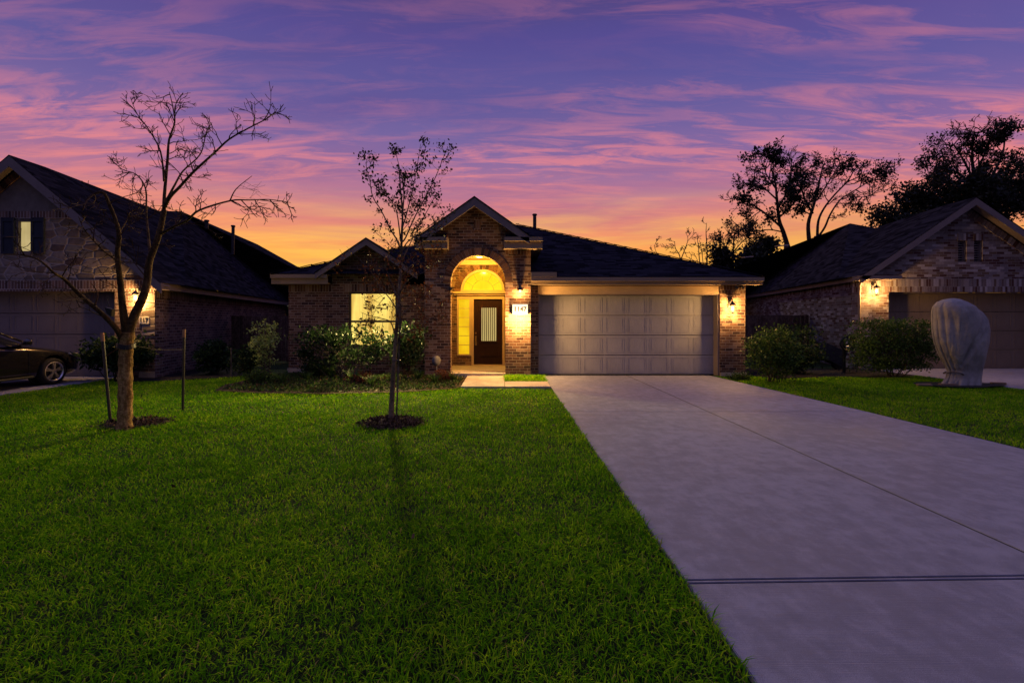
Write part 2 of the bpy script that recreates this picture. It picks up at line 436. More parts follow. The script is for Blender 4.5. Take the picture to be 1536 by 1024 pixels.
# ------------------------------------------------------------------ ground, drives
def sheet(name, pts, z, mat, kind='structure', thick=0):
    m = MB()
    if thick: m.slab(pts, z - thick, z)
    else: m.poly([(x, y, z) for x, y in pts])
    o = m.build(name, mat); o['kind'] = kind; return o
sheet('ground', [(-400, -60), (400, -60), (400, 700), (-400, 700)], -.03, M['ground'])
# main drive: slabs with real joints between them
def slabs(name, xs, ys, z, mat, gap=.012, gy=.006):
    m = MB(); sk = lambda x, y: y + (.024 * (x - 1.04) if 2 < y < 3 else 0)
    for i in range(len(ys) - 1):
        for j in range(len(xs) - 1):
            x = xs[j]; x2 = xs[j + 1]
            a0, a1 = (x(ys[i]) if callable(x) else x), (x(ys[i + 1]) if callable(x) else x)
            b0, b1 = (x2(ys[i]) if callable(x2) else x2), (x2(ys[i + 1]) if callable(x2) else x2)
            g = gap / 2
            m.slab([(a0 + g, sk(a0, ys[i]) + gy), (b0 - g, sk(b0, ys[i]) + gy), (b1 - g, sk(b1, ys[i + 1]) - gy), (a1 + g, sk(a1, ys[i + 1]) - gy)], z - .12, z)
    o = m.build(name, mat, bevel=.004); o['kind'] = 'structure'; return o
slabs('driveway', [1.035, 3.38, lambda y: 6.2 - max(0, y - 5) * .062], [-6, -2.4, 2.678, 2.712, 7.78, 13.0], 0.0, M['concrete'], .020, .006)
slabs('neighbour_driveway', [-16.2, -13.2, -10.32], [2, 7, 12.9], 0.0, M['concrete'])
slabs('far_driveway', [11.45, 14.5, 18.2], [4, 9, 15], 0.0, M['concrete'])
sheet('driveway_bed', [(1.06, -6), (5.65, -6), (5.65, 12.95), (1.06, 12.95)], -.005, plain('joint_filler', (.006, .006, .006), .9, .2, 5, bump=0))
# walk from the drive to the porch
m = MB()
m.slab([(-1.0, 10.45), (-.02, 10.45), (-.02, 12.55), (-1.02, 12.55)], -.05, .045)
m.slab([(-.008, 10.45), (1.02, 10.45), (1.02, 11.35), (-.008, 11.35)], -.05, .045)
walk = m.build('front_walk', M['walk'], bevel=.006); walk['kind'] = 'structure'

# ------------------------------------------------------------------ middle house
TP, GP, DP, WP, FD = 12.6, 12.8, 13.1, 13.6, 14.65
house = thing('brick_house', (0, 13, 0), 'low brown brick house with lit arched porch and wide double garage door', 'house')
tx0, tx1 = XX(637, TP), XX(796, TP)
acx, arad, asp = XX(717, TP), 41 / F * TP, ZZ(424, TP)
# tower wall with arched opening and gable
te = ZZ(358, TP); gx0, gx1, gpk = XX(634, TP), XX(798, TP), ZZ(303, TP)
def arch(cx, cz, r, n=24, a0=0, a1=math.pi): return [(cx + r * math.cos(a0 + (a1 - a0) * i / n), cz + r * math.sin(a0 + (a1 - a0) * i / n)) for i in range(n + 1)]
ar = arch(acx, asp, arad)            # right to left
ring = arad + .2
# front face is cut into simple prisms butted together
m = MB()
def ringpts(r): return arch(acx, asp, r)
m.box(tx0, acx - arad, TP, TP + .25, 0, asp)
m.box(acx + arad, tx1, TP, TP + .25, 0, asp)
out = ringpts(ring)
mid = len(out) // 2
cx2 = acx
right = [(x, z) for x, z in out[:mid + 1]]
left = [(x, z) for x, z in out[mid:]]
top = te - .02
hw = (gx1 - gx0) / 2; gcx = (gx0 + gx1) / 2
def rz(x): return te + (gpk - te) * (1 - abs(x - gcx) / hw)
m.prism([(tx1, asp), (tx1, te)] + [(acx, te)] + list(reversed(right)), TP, TP + .25)
m.prism([(tx0, te), (tx0, asp)] + list(reversed(left)) + [(acx, te)], TP, TP + .25)
m.prism([(tx0, te), (tx1, te), (gcx, gpk)], TP, TP + .25)
tower = m.build('wall', M['brick'], house)
# arch ring of wedge bricks
m = MB(); nb = 30
for i in range(nb):
    a, b = math.pi * i / nb + .006, math.pi * (i + 1) / nb - .006
    m.prism([(acx + arad * math.cos(a), asp + arad * math.sin(a)), (acx + ring * math.cos(a), asp + ring * math.sin(a)),
             (acx + ring * math.cos(b), asp + ring * math.sin(b)), (acx + arad * math.cos(b), asp + arad * math.sin(b))], TP - .015, TP + .252)
def wedgemat():
    t = NT('arch_brick'); g = t.n('ShaderNodeNewGeometry')
    c = t.ramp(g.outputs['Random Per Island'], [(i / 8, x) for i, x in enumerate(BR)], 'CONSTANT')
    t.col(t.mix(.7, c, t.ramp(t.noise(t.uv(), 40, 4), [(.3, (.6,) * 3), (.7, (1.3,) * 3)]), 'MULTIPLY')); t.rough(.9); return t.m
M['wedge'] = wedgemat()
m.build('arch', M['wedge'], house)
m = MB()
mo = [(acx + (arad + .004) * math.cos(a), asp + (arad + .004) * math.sin(a)) for a in [math.pi * i / 30 for i in range(31)]]
mi = [(acx + (ring) * math.cos(a), asp + (ring) * math.sin(a)) for a in [math.pi * i / 30 for i in range(31)]]
for i in range(30): m.prism([mo[i], mi[i], mi[i + 1], mo[i + 1]], TP - .006, TP + .246)
m.build('mortar', plain('mortar', (.33, .27, .21), .9), house)
# soldier courses & brick relief on the tower
m = MB()
m.box(XX(757, TP), tx1 + .004, TP - .012, TP, te - .42, te - .20)
m.box(tx0 - .004, XX(672, TP), TP - .012, TP, te - .42, te - .20)
m.box(gcx - .09, gcx + .09, TP - .02, TP, rz(gcx) - .78, rz(gcx) - .42)
m.each('soldier_course', M['soldier'], house)
# porch interior: side walls, back wall with openings, ceiling, floor
px0, px1 = XX(676, TP) - .02, XX(758, TP) + .02
pxl, pxr = -1.72, .28
fz = .12
dx0, dx1 = XX(710.6, FD), XX(753.7, FD); dz0, dz1 = fz + .03, ZZ(448.7, FD)
sx0, sx1 = XX(688, FD), XX(704, FD); sz0, sz1 = ZZ(531, FD), dz1 + .0
ccx = XX(724, FD); trad = 33 / F * FD; tz = ZZ(437, FD)
cz = ZZ(391, FD)
m = MB()
m.box(pxl - .1, pxl, TP + .252, FD + .1, 0, cz + .1); m.box(pxr, pxr + .1, TP + .252, FD + .1, 0, cz + .1)
m.each('porch_wall', M['brick'], house)
m = MB()
m.wall(FD, pxl, pxr, fz, tz, [(sx0 - .05, dx1 + .07, fz + .001, dz1 + .08)], .12)
m.prism([(pxl, tz), (ccx - trad, tz)] + list(reversed(arch(ccx, tz, trad, 20)))[1:11] + [(ccx, cz), (pxl, cz)], FD, FD + .12)
m.prism([(ccx + trad, tz), (pxr, tz), (pxr, cz), (ccx, cz)] + list(reversed(arch(ccx, tz, trad, 20)[1:11])), FD, FD + .12)
m.box(sx0 - .05, dx0 - .08, FD + .001, FD + .11, fz, sz0 - .05)
m.build('porch_back_wall', M['brick'], house)
m = MB()
nb2 = 26
for i in range(nb2):
    a, b = math.pi * i / nb2 + .012, math.pi * (i + 1) / nb2 - .012
    r1, r2 = trad + .01, trad + .2
    m.prism([(ccx + r1 * math.cos(a), tz + r1 * math.sin(a)), (ccx + r2 * math.cos(a), tz + r2 * math.sin(a)), (ccx + r2 * math.cos(b), tz + r2 * math.sin(b)), (ccx + r1 * math.cos(b), tz + r1 * math.sin(b))], FD - .02, FD - .001)
m.build('inner_arch', M['wedge'], house)
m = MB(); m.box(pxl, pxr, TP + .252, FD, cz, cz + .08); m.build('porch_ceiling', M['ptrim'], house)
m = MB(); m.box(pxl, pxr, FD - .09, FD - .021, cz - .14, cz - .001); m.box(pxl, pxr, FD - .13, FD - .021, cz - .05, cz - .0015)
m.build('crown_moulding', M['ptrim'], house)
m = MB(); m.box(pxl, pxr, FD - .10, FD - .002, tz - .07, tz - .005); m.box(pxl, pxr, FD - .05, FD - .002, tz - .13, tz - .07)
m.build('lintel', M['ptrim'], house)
m = MB(); m.box(pxl, pxr, TP + .252, FD, -.05, fz); m.box(acx - arad, acx + arad, TP - .12, TP + .252, -.05, fz - .01)
m.build('porch_floor', M['walk'], house, bevel=.005)
# door, frame, sidelight, fanlight
door = MB().box(dx0, dx1, FD + .03, FD + .07, dz0, dz1)
dw, dh = dx1 - dx0, dz1 - dz0
gxa, gxb, gza, gzb = dx0 + dw * .27, dx0 + dw * .80, dz0 + dh * .36, dz0 + dh * .87
for a, b, c, d in ((gxa - .05, gxa, gza - .05, gzb + .05), (gxb, gxb + .05, gza - .05, gzb + .05), (gxa, gxb, gza - .05, gza), (gxa, gxb, gzb, gzb + .05)):
    door.box(a, b, FD + .005, FD + .031, c, d)
pa, pb = dz0 + dh * .12, dz0 + dh * .28
for a, b, c, d in ((gxa - .05, gxa - .02, pa, pb), (gxb + .02, gxb + .05, pa, pb), (gxa - .02, gxb + .02, pa, pa + .03), (gxa - .02, gxb + .02, pb - .03, pb)):
    door.box(a, b, FD + .012, FD + .031, c, d)
for i in range(8):
    x = gxa + (gxb - gxa) * (i + .5) / 8; door.box(x - .017, x + .017, FD + .016, FD + .031, pa + .04, pb - .04)
do = door.build('front_door', M['doorwood'], house, bevel=.003)
MB().box(gxa, gxb, FD + .018, FD + .0295, gza, gzb).build('glass', M['doorglass'], do)
h = MB(); hx = dx0 + .065
h.tube([(hx, FD + .03, dz0 + .98), (hx, FD - .0, dz0 + .98), (hx, FD - .015, dz0 + .98)], [.03, .032, .02], 12)
h.tube([(hx, FD + .03, dz0 + .85), (hx, FD - .03, dz0 + .84), (hx, FD - .035, dz0 + .72), (hx, FD + .03, dz0 + .64)], [.014, .014, .012, .014], 8)
h.box(hx - .025, hx + .025, FD + .02, FD + .03, dz0 + .6, dz0 + .9)
h.build('handle', plain('brass', (.45, .30, .12), .3, .1, 4, metal=.9, bump=0), do)
m = MB()
m.box(dx1, dx1 + .07, FD - .03, FD + .09, fz, dz1 + .08)
m.box(dx0 - .07, dx0, FD - .03, FD + .09, fz, dz1 + .08)
m.box(dx0, dx1, FD - .03, FD + .09, dz1, dz1 + .08)
m.box(dx0, dx1, FD - .05, FD + .1, fz, dz0 - .003)
m.box(sx1 + .04, dx0 - .07, FD - .015, FD + .09, fz + .3, dz1 + .08)
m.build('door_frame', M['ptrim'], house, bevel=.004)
sl = MB().box(sx0, sx1, FD + .05, FD + .07, sz0, sz1).build('sidelight', M['side'], house)
m = MB(); m.box(sx0 - .05, sx0, FD - .02, FD + .09, sz0 - .05, sz1 + .08); m.box(sx1, sx1 + .04, FD - .02, FD + .09, sz0 - .05, sz1 + .08)
m.box(sx0, sx1, FD - .02, FD + .09, sz1, sz1 + .08); m.box(sx0, sx1, FD - .03, FD + .09, sz0 - .05, sz0)
for i in range(1, 6):
    z = sz0 + (sz1 - sz0) * i / 6; m.box(sx0, sx1, FD + .035, FD + .052, z - .009, z + .009)
m.build('sidelight_frame', M['ptrim'], sl)
tr = MB().prism(arch(ccx, tz, trad - .07, 24), FD + .06, FD + .08).build('fanlight', M['transom'], house)
m = MB(); a1, a2 = arch(ccx, tz, trad, 24), arch(ccx, tz, trad - .075, 24)
for i in range(24): m.prism([a1[i], a1[i + 1], a2[i + 1], a2[i]], FD - .035, FD + .09)
m.box(ccx - trad + .075, ccx + trad - .075, FD - .02, FD + .09, tz - .004, tz + .04)
m.build('fanlight_frame', M['ptrim'], tr)
m = MB(); a3, a4 = arch(ccx, tz, trad * .52, 16), arch(ccx, tz, trad * .50, 16)
for i in range(16): m.prism([a3[i], a3[i + 1], a4[i + 1], a4[i]], FD + .05, FD + .061)
for an in (30, 62, 90, 118, 150):
    an = R(an); m.bar((ccx + trad * .52 * math.cos(an), FD + .055, tz + trad * .52 * math.sin(an)), (ccx + (trad - .08) * math.cos(an), FD + .055, tz + (trad - .08) * math.sin(an)), .01, .012)
m.build('muntin', plain('lead_strip', (.35, .25, .06), .5), tr)
# tower sides, roof
m = MB()
m.box(tx0, tx0 + .2, TP + .252, 18, 0, te); m.box(tx1 - .2, tx1, TP + .252, 18, 0, te)
m.each('tower_side_wall', M['brick'], house)
ef = 12.25                           # front of tower eave
ex0, ex1 = XX(621, ef), XX(814, ef); ez1, ez0 = ZZ(355, ef), ZZ(372, ef)
rx0, rx1 = XX(629, ef), XX(794, ef); rpk = ZZ(294, ef); rcx = (rx0 + rx1) / 2; rz0 = ez1 + .05
def gable_roof(rcx, hw, zr, ze, y0, y1, th=.16, name='roof', mat='shingle', par=None):
    """two sloping slabs with a thick edge"""
    m = MB()
    for s in (-1, 1):
        a = (rcx, zr); b = (rcx + s * hw, ze)
        m.prism([(a[0], a[1]), (b[0], b[1]), (b[0], b[1] - .03), (a[0], a[1] - .03)], y0 - .02, y1)
    return m.build(name, M[mat], par)
def rake(rcx, hw, zr, ze, y0, w=.2, t=.04, par=None, mat='trim2', y1=None):
    m = MB(); k = (zr - ze) / hw
    for s in (-1, 1):
        a = (rcx, zr - .03); b = (rcx + s * hw, ze - .03)
        m.prism([a, b, (b[0], b[1] - w), (a[0], a[1] - w * 1.1)], y0, y0 + t)
        if y1: m.prism([(a[0], a[1] - .02), (b[0], b[1] - .02), (b[0] , b[1] - .06), (a[0], a[1] - .06)], y0 + t, y1)
    return m.build('rake_board', M[mat], par, bevel=.004)
rf = gable_roof(rcx, (rx1 - rx0) / 2, rpk, rz0, ef, 18.2, name='roof', par=house)
rake(rcx, (rx1 - rx0) / 2, rpk, rz0, ef, .21, .05, house, 'trim2', TP)
# boxed eave returns on both sides of the gable
def eavebox(m, x0, x1, y0, y1, z0, z1):
    m.box(x0, x1, y0, y0 + .03, z0, z1)                   # front board
    m.box(x0, x1, y0 - .07, y0 - .002, z1 - .11, z1 - .005)   # gutter
    m.box(x0, x1, y0 + .03, y1, z0 + .01, z0 + .035)      # soffit
    m.box(x0, x1, y0 - .03, y1, z1 - .02, z1 - .001)
m = MB()
eavebox(m, XX(757, TP), ex1, ef + .07, TP, ez0, ez1); eavebox(m, ex0, XX(672, TP), ef + .07, TP, ez0, ez1)
m.box(ex1 - .03, ex1 - .001, ef + .1, 17.9, ez0, ez1 - .025); m.box(tx1, ex1 - .03, TP, 17.9, ez0 + .012, ez0 + .035)
m.box(ex0 + .001, ex0 + .03, ef + .1, 17.9, ez0, ez1 - .025); m.box(ex0 + .03, tx0, TP, 17.9, ez0 + .012, ez0 + .035)
m.box(XX(757, TP) - .02, XX(757, TP) - .001, ef + .07, TP, ez0, ez1)
m.box(XX(672, TP) + .001, XX(672, TP) + .02, ef + .07, TP, ez0, ez1)
m.build('fascia', M['trim'], house)
m = MB()
zs = ez1 + .14
for a, b in ((XX(757, TP) + .02, ex1), (ex0, XX(672, TP) - .02)):
    m.poly([(a, ef + .02, ez1 + .003), (b, ef + .02, ez1 + .003), (b, TP, zs), (a, TP, zs)])
    m.poly([(a, ef + .02, ez1 + .003), (a, TP, zs), (a, TP, ez1 + .003)]); m.poly([(b, ef + .02, ez1 + .003), (b, TP, zs), (b, TP, ez1 + .003)])
m.poly([(ex1, TP, ez1), (ex1, 18, ez1), (rx1 - .3, 18, ez1 + .28), (rx1 - .3, TP, ez1 + .28)])
m.poly([(ex0, TP, ez1), (ex0, 18, ez1), (rx0 + .3, 18, ez1 + .28), (rx0 + .3, TP, ez1 + .28)])
m.build('return_roof', M['shingle'], house, fix=False)
# garage front
gl, gr_ = tx1, XX(1118, GP); ox0, ox1 = XX(806, DP), XX(1070, DP); pj = XX(1080, GP)
gtop = ZZ(443, DP); fzb = ZZ(426.5, 12.45); fzt = ZZ(415.5, 12.45)
m = MB()
m.box(tx1 + .002, ox0, GP, GP + .28, 0, fzb); m.box(pj, gr_, GP, GP + .28, 0, fzb)
m.box(gr_ - .25, gr_, GP + .28, 28.5, 0, fzb)
m.each('garage_wall', M['brick'], house)
m = MB()
m.box(pj - .004, gr_ + .004, GP - .008, GP - .001, fzb - .225, fzb)
m.each('soldier_course', M['soldier'], house)
m = MB()
m.box(ox0, pj, GP + .01, GP + .26, gtop + .02, fzb)
m.box(ox0, pj, GP + .0, GP + .01, gtop + .22, fzb - .03)
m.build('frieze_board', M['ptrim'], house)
m = MB(); m.box(ox1, pj, GP + .03, DP + .05, 0, gtop + .02); m.box(ox0 , ox0+.03, GP + .03, DP - .03, 0, gtop)
m.box(ox0 + .03, ox1, GP + .03, DP - .03, gtop - .0, gtop + .02)
m.build('garage_door_frame', M['trim2'], house)
def garage_door(x0, x1, z1, y, mat, par, ncol=8, nrow=4, name='garage_door'):
    m = MB(); rh = z1 / nrow; cw = (x1 - x0) / ncol
    for r in range(nrow):
        m.box(x0, x1, y, y + .05, r * rh + .011 + (.01 if r == 0 else 0), (r + 1) * rh - .011)
        m.box(x0, x1, y + .018, y + .045, (r + 1) * rh - .006, (r + 1) * rh + .006) if r < nrow - 1 else None
        for c in range(ncol):
            a, b, z0, z9 = x0 + c * cw + .07, x0 + (c + 1) * cw - .07, r * rh + .085, (r + 1) * rh - .085
            for q in ((a, b, z0 - .018, z0), (a, b, z9, z9 + .018), (a - .018, a, z0 - .018, z9 + .018), (b, b + .018, z0 - .018, z9 + .018)):
                m.box(q[0], q[1], y - .005, y - .0005, q[2], q[3])
            m.box(a + .035, b - .035, y - .0025, y - .0005, z0 + .035, z9 - .035)
    return m.build(name, mat, par, bevel=.002)
gd = garage_door(ox0 + .03, ox1, gtop, DP, M['gdoor'], house)
MB().box(ox0 + .03, ox1, DP - .012, DP - .001, 0.002, .03).build('bottom_seal', M['dkplastic'], gd)
# left wing
wl, wr = XX(433, WP), tx0; wx0, wx1, wz0, wz1 = XX(523, WP), XX(595, WP), ZZ(520, WP), ZZ(438, WP)
le = 13.25; lzt, lzb = ZZ(411, le), ZZ(425.5, le)
wpk = ZZ(364, WP); wcx = XX(549, WP)
m = MB()
m.wall(WP, wl, wr, 0, lzb, [(wx0, wx1, wz0, wz1)], .22)
gl0, gl1 = XX(498, WP), XX(604, WP)
whw = XX(632, WP) - wcx; zb_ = ZZ(412, WP)
kz = (wpk - zb_) / whw
m.prism([(gl0, lzb), (gl1, lzb), (gl1, wpk - kz * (gl1 - wcx)), (wcx, wpk), (gl0, wpk - kz * (wcx - gl0))], WP + .001, WP + .22)
m.box(wl, wl + .25, WP + .22, 28.5, 0, lzb)
m.build('wing_wall', M['brick'], house)
m = MB(); m.box(wx0 - .15, wx1 + .15, WP - .012, WP - .001, wz1 + .01, wz1 + .245); m.box(wl - .004, gl0, WP - .012, WP - .001, lzb - .235, lzb - .005)
m.each('soldier_course', M['soldier'], house)
m = MB(); m.box(wx0 - .05, wx1 + .05, WP - .05, WP - .001, wz0 - .09, wz0 - .01); m.build('window_sill', M['soldier'], house)
w = MB().box(wx0 + .05, wx1 - .05, WP + .10, WP + .115, wz0 + .05, wz1 - .05).build('window', M['win'], house)
wm = ZZ(482, WP)
m = MB()
m.box(wx0, wx0 + .05, WP + .04, WP + .12, wz0, wz1); m.box(wx1 - .05, wx1, WP + .04, WP + .12, wz0, wz1)
m.box(wx0 + .05, wx1 - .05, WP + .04, WP + .12, wz0, wz0 + .05); m.box(wx0 + .05, wx1 - .05, WP + .04, WP + .12, wz1 - .05, wz1)
m.box(wx0 + .05, wx1 - .05, WP + .05, WP + .099, wm - .03, wm + .03)
m.build('window_frame', plain('bronze_window_frame', (.10, .075, .05), .5), w)
# stone-look footing
m = MB(); m.box(wl - .03, wl + .5, WP - .035, WP - .001, 0, .14); m.box(pj - .0, gr_ + .03, GP - .035, GP - .001, 0, .11)
m.each('footing', M['walk'], house, bevel=.01)
# wing eave and gable roof
m = MB()
x0, x1 = XX(405, le), gl0 - .02
eavebox(m, x0, x1, le + .07, WP, lzb, lzt)
m.box(x0 + .001, x0 + .03, le + .1, 28.8, lzb, lzt - .025); m.box(x0 + .03, wl, WP, 28.8, lzb + .012, lzb + .035)
m.build('fascia', M['trim'], house)
wrp = ZZ(356, 13.2); whw2 = XX(626, 13.2) - XX(549, 13.2)
gable_roof(XX(549, 13.2), whw2, wrp, ZZ(408, 13.2), 13.2, 17.5, par=house, name='roof')
rake(XX(549, 13.2), whw2, wrp, ZZ(408, 13.2), 13.2, .17, .05, house, 'trim2', WP)
# garage eave
m = MB()
fx1 = XX(1146, 12.45)
eavebox(m, tx1 + .003, fx1, 12.50, GP, fzb, fzt)
m.box(fx1 - .03, fx1 - .001, 12.53, 28.8, fzb, fzt - .025); m.box(gr_, fx1 - .03, GP, 28.8, fzb + .012, fzb + .035)
m.box(tx1 + .003, XX(835, 12.45), 12.42, 12.62, fzt + .004, fzt + .13)
m.build('fascia', M['trim'], house)
# main hip roof
A = (XX(776, 18.9), 18.9, ZZ(337, 18.9)); A2 = (A[0], 23, A[2])
Lc = (x0, le, lzt + .01); Rc = (fx1, 12.45, fzt + .012); LB = (x0, 29, Lc[2]); RB = (fx1, 29, Rc[2])
kl = (A[2] - Lc[2]) / (A[1] - le); kr = (A[2] - Rc[2]) / (A[1] - 12.45)
pl = (tx0, le, Lc[2]); pl2 = (tx0, 17, Lc[2] + kl * (17 - le)); pr = (tx1, 12.45, Rc[2]); pr2 = (tx1, 17, Rc[2] + kr * (17 - 12.45))
m = MB()
m.poly([Lc, pl, pl2, A]); m.poly([pr, Rc, A, pr2]); m.poly([pl2, pr2, A])
m.poly([Rc, RB, A2, A]); m.poly([LB, Lc, A, A2]); m.poly([RB, LB, A2])
rf = m.build('roof', M['shingle'], house, fix=False)
def vent(x, y, d, hpx, par, r=.05, dx=0):
    p = P(x, y, d); z1 = p.z + hpx / F * d
    m = MB().tube([(p.x, d, p.z - .15), (p.x + dx, d, z1 - .06)], r, 12)
    m.tube([(p.x + dx, d, z1 - .07), (p.x + dx, d, z1 - .04), (p.x + dx, d, z1)], [r * 1.1, r * 1.5, r * 1.2], 12)
    return m.build('chimney', M['pipe'], par, at=(p.x, d, p.z - .15))
vent(802, 341, 18.7, 20, rf, .07)
# ridge caps along the hips
m = MB()
for a, b in ((Rc, A), (Lc, A)):
    a = Vector(a); b = Vector(b); n = 24
    for i in range(n):
        q0 = a.lerp(b, i / n); q1 = a.lerp(b, (i + .96) / n); m.bar(q0 + Vector((0, 0, .012)), q1 + Vector((0, 0, .03)), .2, .02)
m.build('ridge_cap', M['shingle'], rf)
# unseen blocks added inside the house so no light leaks
MB().box(wl + .26, gr_ - .26, 15.2, 28, .01, 2.35).build('inner_light_block', M['stucco'], house)
MB().box(ox0, gr_ - .3, DP + .3, DP + .35, .01, 2.3).build('inner_light_block', M['stucco'], house)

# ------------------------------------------------------------------ left neighbour
LF, LD, LE = 12.4, 12.75, 12.05
lh = thing('stone_house', (-12.5, 14, 0), 'stone and brick house on the left with steep front gable and grey garage door', 'house')
lpx, lpz = XX(13, LE), ZZ(232, LE); lex, lez = XX(241, LE), ZZ(424, LE); lhw = lex - lpx
lw1 = XX(232, LF); lw0 = lpx - (lw1 - lpx)
lk = (lpz - lez) / lhw
def lz(x): return lpz - .16 - lk * abs(x - lpx)
gtop3 = ZZ(437, LF); gx_r = XX(172, LF); gx_l = gx_r - 4.9
zb1, zb2 = ZZ(420, LF), ZZ(437, LF)          # soldier band
zc1, zc2 = ZZ(317, LF), ZZ(328, LF)
m = MB()
m.box(gx_r, lw1, LF, LF + .35, 0, gtop3); m.box(lw0, gx_l, LF, LF + .35, 0, gtop3)
m.each('wall', M['brick3'], lh)
m = MB(); xe = lpx + (lpz - .16 - zb1) / lk
cut = lambda z: (lpz - .16 - z) / lk
yw0, yw1, zw0, zw1 = XX(24, LF), XX(48, LF), ZZ(378, LF), ZZ(330, LF)
# stone field between the two bands, around the window
zz = [gtop3 + .0, zw0, zw1, zc2]
m.box(yw0 - (0), yw0, LF, LF + .1, 0, .001)
m.v.clear(); m.f.clear()
m.prism([(lpx - min(cut(zb1), lw1 - lpx), zb1), (lw1, zb1), (lw1, lz(lw1)), (lpx + cut(zw0), zw0), (lpx - cut(zw0), zw0), (lw0, lz(lw0)), (lw0, zb1)][1:], LF, LF + .3)
m.prism([(yw1, zw0), (lpx + cut(zw0), zw0), (lpx + cut(zw1), zw1), (yw1, zw1)], LF, LF + .3)
m.prism([(lpx - cut(zw0), zw0), (yw0, zw0), (yw0, zw1), (lpx - cut(zw1), zw1)], LF, LF + .3)
m.prism([(lpx - cut(zw1), zw1), (lpx + cut(zw1), zw1), (lpx + cut(zc2), zc2), (lpx - cut(zc2), zc2)], LF, LF + .3)
m.box(lw1 - .32, lw1 + .012, LF - .014, LF - .001, ZZ(503, LF), ZZ(440, LF))
m.build('stone_wall', M['stone'], lh)
m = MB()
m.prism([(lw0, zb2), (lw1, zb2), (lw1, zb1), (lw0, zb1)], LF - .02, LF + .3)
m.prism([(lpx - cut(zc2), zc2), (lpx + cut(zc2), zc2), (lpx + cut(zc1), zc1), (lpx - cut(zc1), zc1)], LF - .02, LF + .3)
m.each('soldier_course', M['soldier3'], lh)
m = MB()
for i in range(44):                        # bricks laid square to the rake
    for s in (1, -1):
        d0 = .25 + i * .083
        cxx = lpx + s * d0 * .77; czz = lpz - .16 - lk * d0 * .77
        if czz < zb1 + .1 or d0 * .77 > lw1 - lpx: continue
        t_ = Vector((s, 0, -lk)).normalized(); n_ = Vector((s * -lk, 0, -1)).normalized() if s > 0 else Vector((lk, 0, -1)).normalized()
        p0 = Vector((cxx, 0, czz)); a = p0 - t_ * .033; b = p0 + t_ * .033
        q = [a, b, b + n_ * .19, a + n_ * .19]
        m.prism([(v.x, v.z) for v in q], LF - .025, LF - .001)
m.build('rake_brick', wedgemat() if False else M['wedge'], lh)
m = MB().prism([(lpx - cut(zc1), zc1), (lpx + cut(zc1), zc1), (lpx, lpz - .16)], LF + .02, LF + .3)
m.build('gable', M['stucco'], lh)
w = MB().box(yw0 + .03, yw1 - .03, LF + .1, LF + .12, zw0 + .03, zw1 - .03).build('window', M['blind'], lh)
m = MB(); m.box(yw0, yw0 + .035, LF + .02, LF + .13, zw0, zw1); m.box(yw1 - .035, yw1, LF + .02, LF + .13, zw0, zw1); m.box(yw0 + .035, yw1 - .035, LF + .02, LF + .13, zw0, zw0 + .03); m.box(yw0 + .035, yw1 - .035, LF + .02, LF + .13, zw1 - .035, zw1)
m.build('window_frame', M['trim2'], w)
def shutter(x0, x1):
    m = MB(); m.box(x0, x1, LF - .03, LF - .001, zw0 - .05, zw1 + .06)
    m.box(x0, x0 + .05, LF - .05, LF - .031, zw0 - .05, zw1 + .06); m.box(x1 - .05, x1, LF - .05, LF - .031, zw0 - .05, zw1 + .06)
    for k in (0, .47, .94): z = zw0 - .05 + (zw1 - zw0 + .06) * k; m.box(x0 + .05, x1 - .05, LF - .05, LF - .031, z, z + .06)
    m.build('shutter', plain('blue_black_shutter', (.022, .027, .038), .6), lh)
shutter(yw1 + .01, XX(68, LF)); shutter(XX(4, LF), yw0 - .01)
garage_door(gx_l, gx_r - .03, gtop3, LD, M['gdoor3'], lh)
MB().box(gx_l, gx_r, LF + .301, LD + .03, gtop3 - .03, gtop3 + .15).build('garage_door_frame', M['trim2'], lh)
MB().box(gx_l, gx_r, LD + .3, LD + .35, 0.01, 3.2).build('inner_light_block', M['stucco'], lh)  # unseen block added behind the garage door
# slanted side wall
sx, sy = -11.6, 24.6
m = MB(); m.slab([(lw1, LF + .002), (lw1 - .3, LF + .36), (sx - .3, sy), (sx, sy)], 0, lez + .07)
m.build('side_wall', M['brick3'], lh)
m = MB(); m.slab([(lw1 + .02, LF - .001), (lw1, LF + .3), (sx, sy), (sx + .02, sy)], lez - .36, lez - .125)
m.each('soldier_course', M['soldier3'], lh)
m = MB(); m.slab([(lw1 + .03, LF - .03), (lw1 - .4, LF - .031), (lw1 - .4, LF - .001), (lw1 + .001, LF - .001), (lw1 + .001, LF + 1.2), (lw1 - .19, LF + 1.2 + .0), (lw1 - .16, LF + 1.2)][:4], 0, .16)
m.each('footing', M['walk'], lh)
# roof
rA = (lpx, LE, lpz); rB = (lpx, 17.6, lpz); eR = (lex, LE, lez); eB = (sx + .3, sy + .3, lez); eL = (lpx - lhw, LE, lez)
ap = tuple(P(272, 317, 19.6)); E3 = (-7.9, 26, lez)
ap0 = tuple(P(238, 316, 17.9))
m = MB()
yy_ = LF + .6; eR2, rA2 = (lex, yy_, lez), (lpx, yy_, lpz)
m.poly([eR, eR2, rA2, rA]); m.poly([eR2, eB, ap]); m.poly([eR2, ap, ap0, rA2]); m.poly([eB, E3, ap]); m.poly([rA, ap0, ap, (lpx - 1, 26, lpz), (lpx - lhw, 26, lez), eL]); m.poly([E3, (-12, 32, lez), (lpx - 1, 26, lpz), ap])
lrf = m.build('roof', M['shingle'], lh, fix=False)
rake(lpx, lhw, lpz, lez, LE, .25, .05, lh, 'trim2', LF)
m = MB()
m.bar((lex - .03, LE + .02, lez - .082), (sx + .26, sy + .3, lez - .082), .07, .17)
